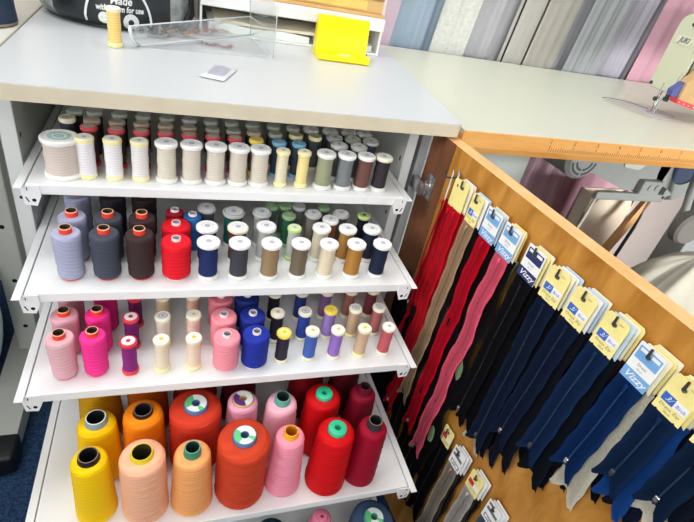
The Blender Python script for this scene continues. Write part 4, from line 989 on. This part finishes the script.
# yellow phone stand
YP = mat('yellow_plastic', (250, 226, 0), .35, spec=.4)
ys = empty('phone_stand', (.204, .43, ZT), 'bright yellow plastic phone stand on the cabinet top', 'phone stand')
prof = [(.412, ZT+.014), (.408, ZT+.013), (.4075, ZT+.003), (.411, ZT+.0004), (.460, ZT+.0004), (.4565, ZT+.060), (.452, ZT+.066), (.446, ZT+.0665), (.4415, ZT+.062), (.4365, ZT+.034), (.4335, ZT+.0075), (.4125, ZT+.0070)]
bm = bmesh.new(); prism(bm, prof, 'x', .1575, .2500)
cobj('stand', bm, YP, ys, smooth=True, auto=35)
bm = bmesh.new(); prism(bm, round_poly([(.190, ZT+.0118), (.216, ZT+.0118), (.213, ZT+.0145), (.193, ZT+.0145)], [.001]*4, 3), 'y', .4074, .4128); cobj('cable_slot', bm, mat('yellow_pale', (248, 238, 150), .4), ys)
for z in (ZT+.012, ZT+.043):
    bm = bmesh.new(); tube(bm, [(.249, .446, z), (.2560, .446, z-.0015)], .0016, 8); cobj('pivot_pin', bm, DKMETAL, ys, smooth=True)

# low paper rack with papers and a flat wooden box
PW = mat('rack_white', (236, 238, 236), .4)
rk = empty('paper_rack', (.12, .55, ZT), 'low white two-tier paper rack at the back of the cabinet top', 'rack')
bm = bmesh.new(); box(bm, -.035, .298, .497, .612, ZT+.0002, ZT+.004, 0, .0008, 1); cobj('base', bm, PW, rk)
bm = bmesh.new(); box(bm, -.035, .298, .494, .612, ZT+.044, ZT+.066, 0, .002, 2); cobj('upper_tier', bm, PW, rk)
for x0 in (-.035, .294):
    bm = bmesh.new(); box(bm, x0, x0+.004, .500, .612, ZT+.004, ZT+.044); cobj('end_panel', bm, PW, rk)
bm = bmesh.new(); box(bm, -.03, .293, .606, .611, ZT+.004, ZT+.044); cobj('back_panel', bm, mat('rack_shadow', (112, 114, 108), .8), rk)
for i, (x0, x1, z0, dz, rgb, cn) in enumerate([(-.02, .16, .0045, .014, (236, 238, 238), 'white'), (-.01, .27, .019, .005, (230, 222, 202), 'cream'), (.17, .285, .0045, .013, (216, 222, 222), 'pale grey')]):
    bm = bmesh.new(); n = 12
    top = [(x0+(x1-x0)*k/n, ZT+z0+dz+.0015*math.sin(k*.9+i)-.002*(k/n)) for k in range(n+1)]
    prism(bm, [(x0, ZT+z0), (x1, ZT+z0)]+top[::-1], 'y', .502+.002*i, .600)
    tag(obj('paper_stack', bm, mat('paper_'+cn.replace(' ', '_'), rgb, .7, var=.04, vscale=30)), '%s stack of papers lying in the low white paper rack' % cn, 'papers', 'papers in the white rack')
wbx = empty('wooden_box', (.2, .55, ZT+.066), 'flat yellow and tan wooden box on the white paper rack', 'box')
bm = bmesh.new(); box(bm, .075, .296, .500, .608, ZT+.0662, ZT+.072, 0, .001, 1); box(bm, .08, .292, .504, .606, ZT+.072, ZT+.094, 0, .002, 2)
cobj('tray', bm, wood_mat('box_wood', (206, 164, 108), (226, 190, 128), (1, 4, 4), .5), wbx)
bm = bmesh.new(); box(bm, .10, .26, .5032, .5045, ZT+.076, ZT+.091, 0); cobj('front_panel', bm, mat('box_yellow', (232, 204, 110), .5, var=.1, vscale=40), wbx)
bm = bmesh.new(); box(bm, .075, .292, .502, .606, ZT+.0945, ZT+.13, 0, .002, 2); cobj('lid', bm, mat('box_brown', (170, 124, 96), .5, var=.15, vscale=30), wbx)
bm = bmesh.new(); box(bm, .320, .334, .598, .612, ZT+.0002, 1.05, 0, .001, 1)
tag(obj('stand_post', bm, mat('post_pink_white', (228, 212, 212), .5)), 'slim pinkish white post at the back corner of the cabinet top', 'post')
bm = bmesh.new(); box(bm, -.19, -.035, .655, .68, -.06, 1.0, 0, .004, 2)
tag(obj('storage_board', bm, mat('board_taupe', (176, 176, 168), .6, var=.12, vscale=12)), 'pale taupe board standing behind the black carry bag', 'board')

# ------------------------------------------------------------------ left side: neighbouring table, its T-leg, plastic bag, dark cone
lt = empty('side_table', (-.6, .55, -.06), 'pale grey beige side table standing along the cabinet side', 'table')
bm = bmesh.new(); box(bm, -1.05, -.284, .262, .70, .632, .656, 0, .002, 2); cobj('table_top', bm, mat('side_table_top', (214, 212, 200), .45, var=.02, vscale=6), lt)
bm = bmesh.new(); box(bm, -.386, -.346, .400, .432, .02, .632, 0, .003, 2)
for z in (.319, .085, .20, .44, .55): disc(bm, -.364, z, .0045, .3997, 1, 14)
cobj('leg', bm, [POSTGREY, HOLE], lt)
bm = bmesh.new(); prism(bm, [(.208, -.048), (.208, -.014), (.215, -.010), (.48, .006), (.48, -.044), (.40, -.048)], 'x', -.411, -.355); cobj('foot', bm, POSTGREY, lt)
bm = bmesh.new(); box(bm, -.414, -.3515, .160, .216, -.054, -.0090, 0, .006, 3); lathe(bm, [(0, 0), (.020, 0), (.024, .003), (.024, .010), (0, .012)], 20, (-.380, .185, -.0600)); cobj('foot_cap', bm, RUBBER, lt, smooth=True, auto=40)
bm = bmesh.new(); lathe(bm, [(0, .0), (.042, .0, 1), (.0455, .002, 1), (.0455, .005, 0), (.0380, .16, 0), (.034, .165, 0), (0, .166, 0)], 36)
o = obj('dark_blue_pot', bm, [mat('pot_blue', (38, 54, 78), .5, var=.15, vscale=40), mat('pot_base', (150, 138, 124), .5)], None, smooth=True, loc=(-.3320, .405, .6562), auto=40)
tag(o, 'dark blue tapered pot standing on the side table', 'pot')
bm = bmesh.new(); lump(bm, (-.452, .340), .074, .040, .030, .305, 5.1, .07)
o = obj('plastic_bag', bm, mat('bag_teal_film', (176, 206, 206), .25, spec=.6, alpha=.9, var=.25, vscale=20), smooth=True); tag(o, 'crumpled teal grey plastic bag hanging beside the table leg', 'bag')
bm = bmesh.new(); lump(bm, (-.54, .47), .115, .10, -.06, .065, 9.1, .06)
o = obj('fabric_bundle', bm, mat('bundle_teal', (18, 52, 66), .9, var=.2, vscale=20), smooth=True); tag(o, 'dark teal fabric bundle on the carpet behind the table foot', 'fabric bundle')

# ------------------------------------------------------------------ light
w = bpy.data.worlds.new('World'); sc.world = w; w.use_nodes = True
bg = w.node_tree.nodes['Background']; bg.inputs['Color'].default_value = (.93, .96, 1, 1); bg.inputs['Strength'].default_value = .54
def area(name, loc, target, sx, sy, power, col=(1, .985, .96), spread=180):
    l = bpy.data.lights.new(name, 'AREA'); l.shape = 'RECTANGLE'; l.size = sx; l.size_y = sy; l.energy = power; l.color = col; l.spread = math.radians(spread)
    o = bpy.data.objects.new(name, l); COL.objects.link(o); o.location = loc
    o.rotation_euler = (Vector(target)-Vector(loc)).to_track_quat('-Z', 'Y').to_euler(); return o
area('ceiling_light_main', (-.25, .34, 2.3), (-.1, .1, .4), 1.6, .4, 22)
area('overhead_fill_rear', (-.5, -1.5, 2.2), (-.05, .1, .3), 1.5, .5, 9)  # added soft fill for the front faces, no actual fixture
area('overhead_fill_far', (1.2, -.2, 2.3), (.9, .5, .65), 1.2, .5, 4)  # added fill to brighten the hanging fabrics, no actual fixture
area('under_table_fill', (1.7, -2.0, .75), (1.1, .45, .22), .8, .5, 5.2, spread=40)  # added fill reaching under the sewing table, there is no window
area('front_fill', (-.5, -2.3, 1.3), (-.05, .1, .62), 1.2, .5, 1.5, spread=34)  # added fill that lifts the shelf front edges, no actual lamp
area('left_fill', (-2.1, -.9, 1.5), (.3, -.1, .66), .8, .5, 1.5, spread=36)  # added side fill for the door's inner face, no actual lamp

# ------------------------------------------------------------------ camera
cd = bpy.data.cameras.new('Camera'); cam = bpy.data.objects.new('Camera', cd); COL.objects.link(cam)
R = [[0.9455081611585101, -0.2685360523674706, 0.18412687408825196], [-0.008658754839577704, -0.5860406245866907, -0.8102354054832095], [0.3254832455707113, 0.7644898788818442, -0.5564313811601747]]
X, Y, Zc = Vector(R[0]), -Vector(R[1]), -Vector(R[2])
cam.matrix_world = Matrix(((X.x, Y.x, Zc.x, -.0752), (X.y, Y.y, Zc.y, -.456), (X.z, Y.z, Zc.z, .8617), (0, 0, 0, 1)))
cd.sensor_width = 36; cd.sensor_fit = 'HORIZONTAL'; cd.lens = 493.9253*36/694; cd.clip_start = .01
sc.camera = cam
sc.view_settings.view_transform = 'Standard'; sc.view_settings.look = 'None'; sc.view_settings.exposure = 0.0; sc.view_settings.gamma = 1.0
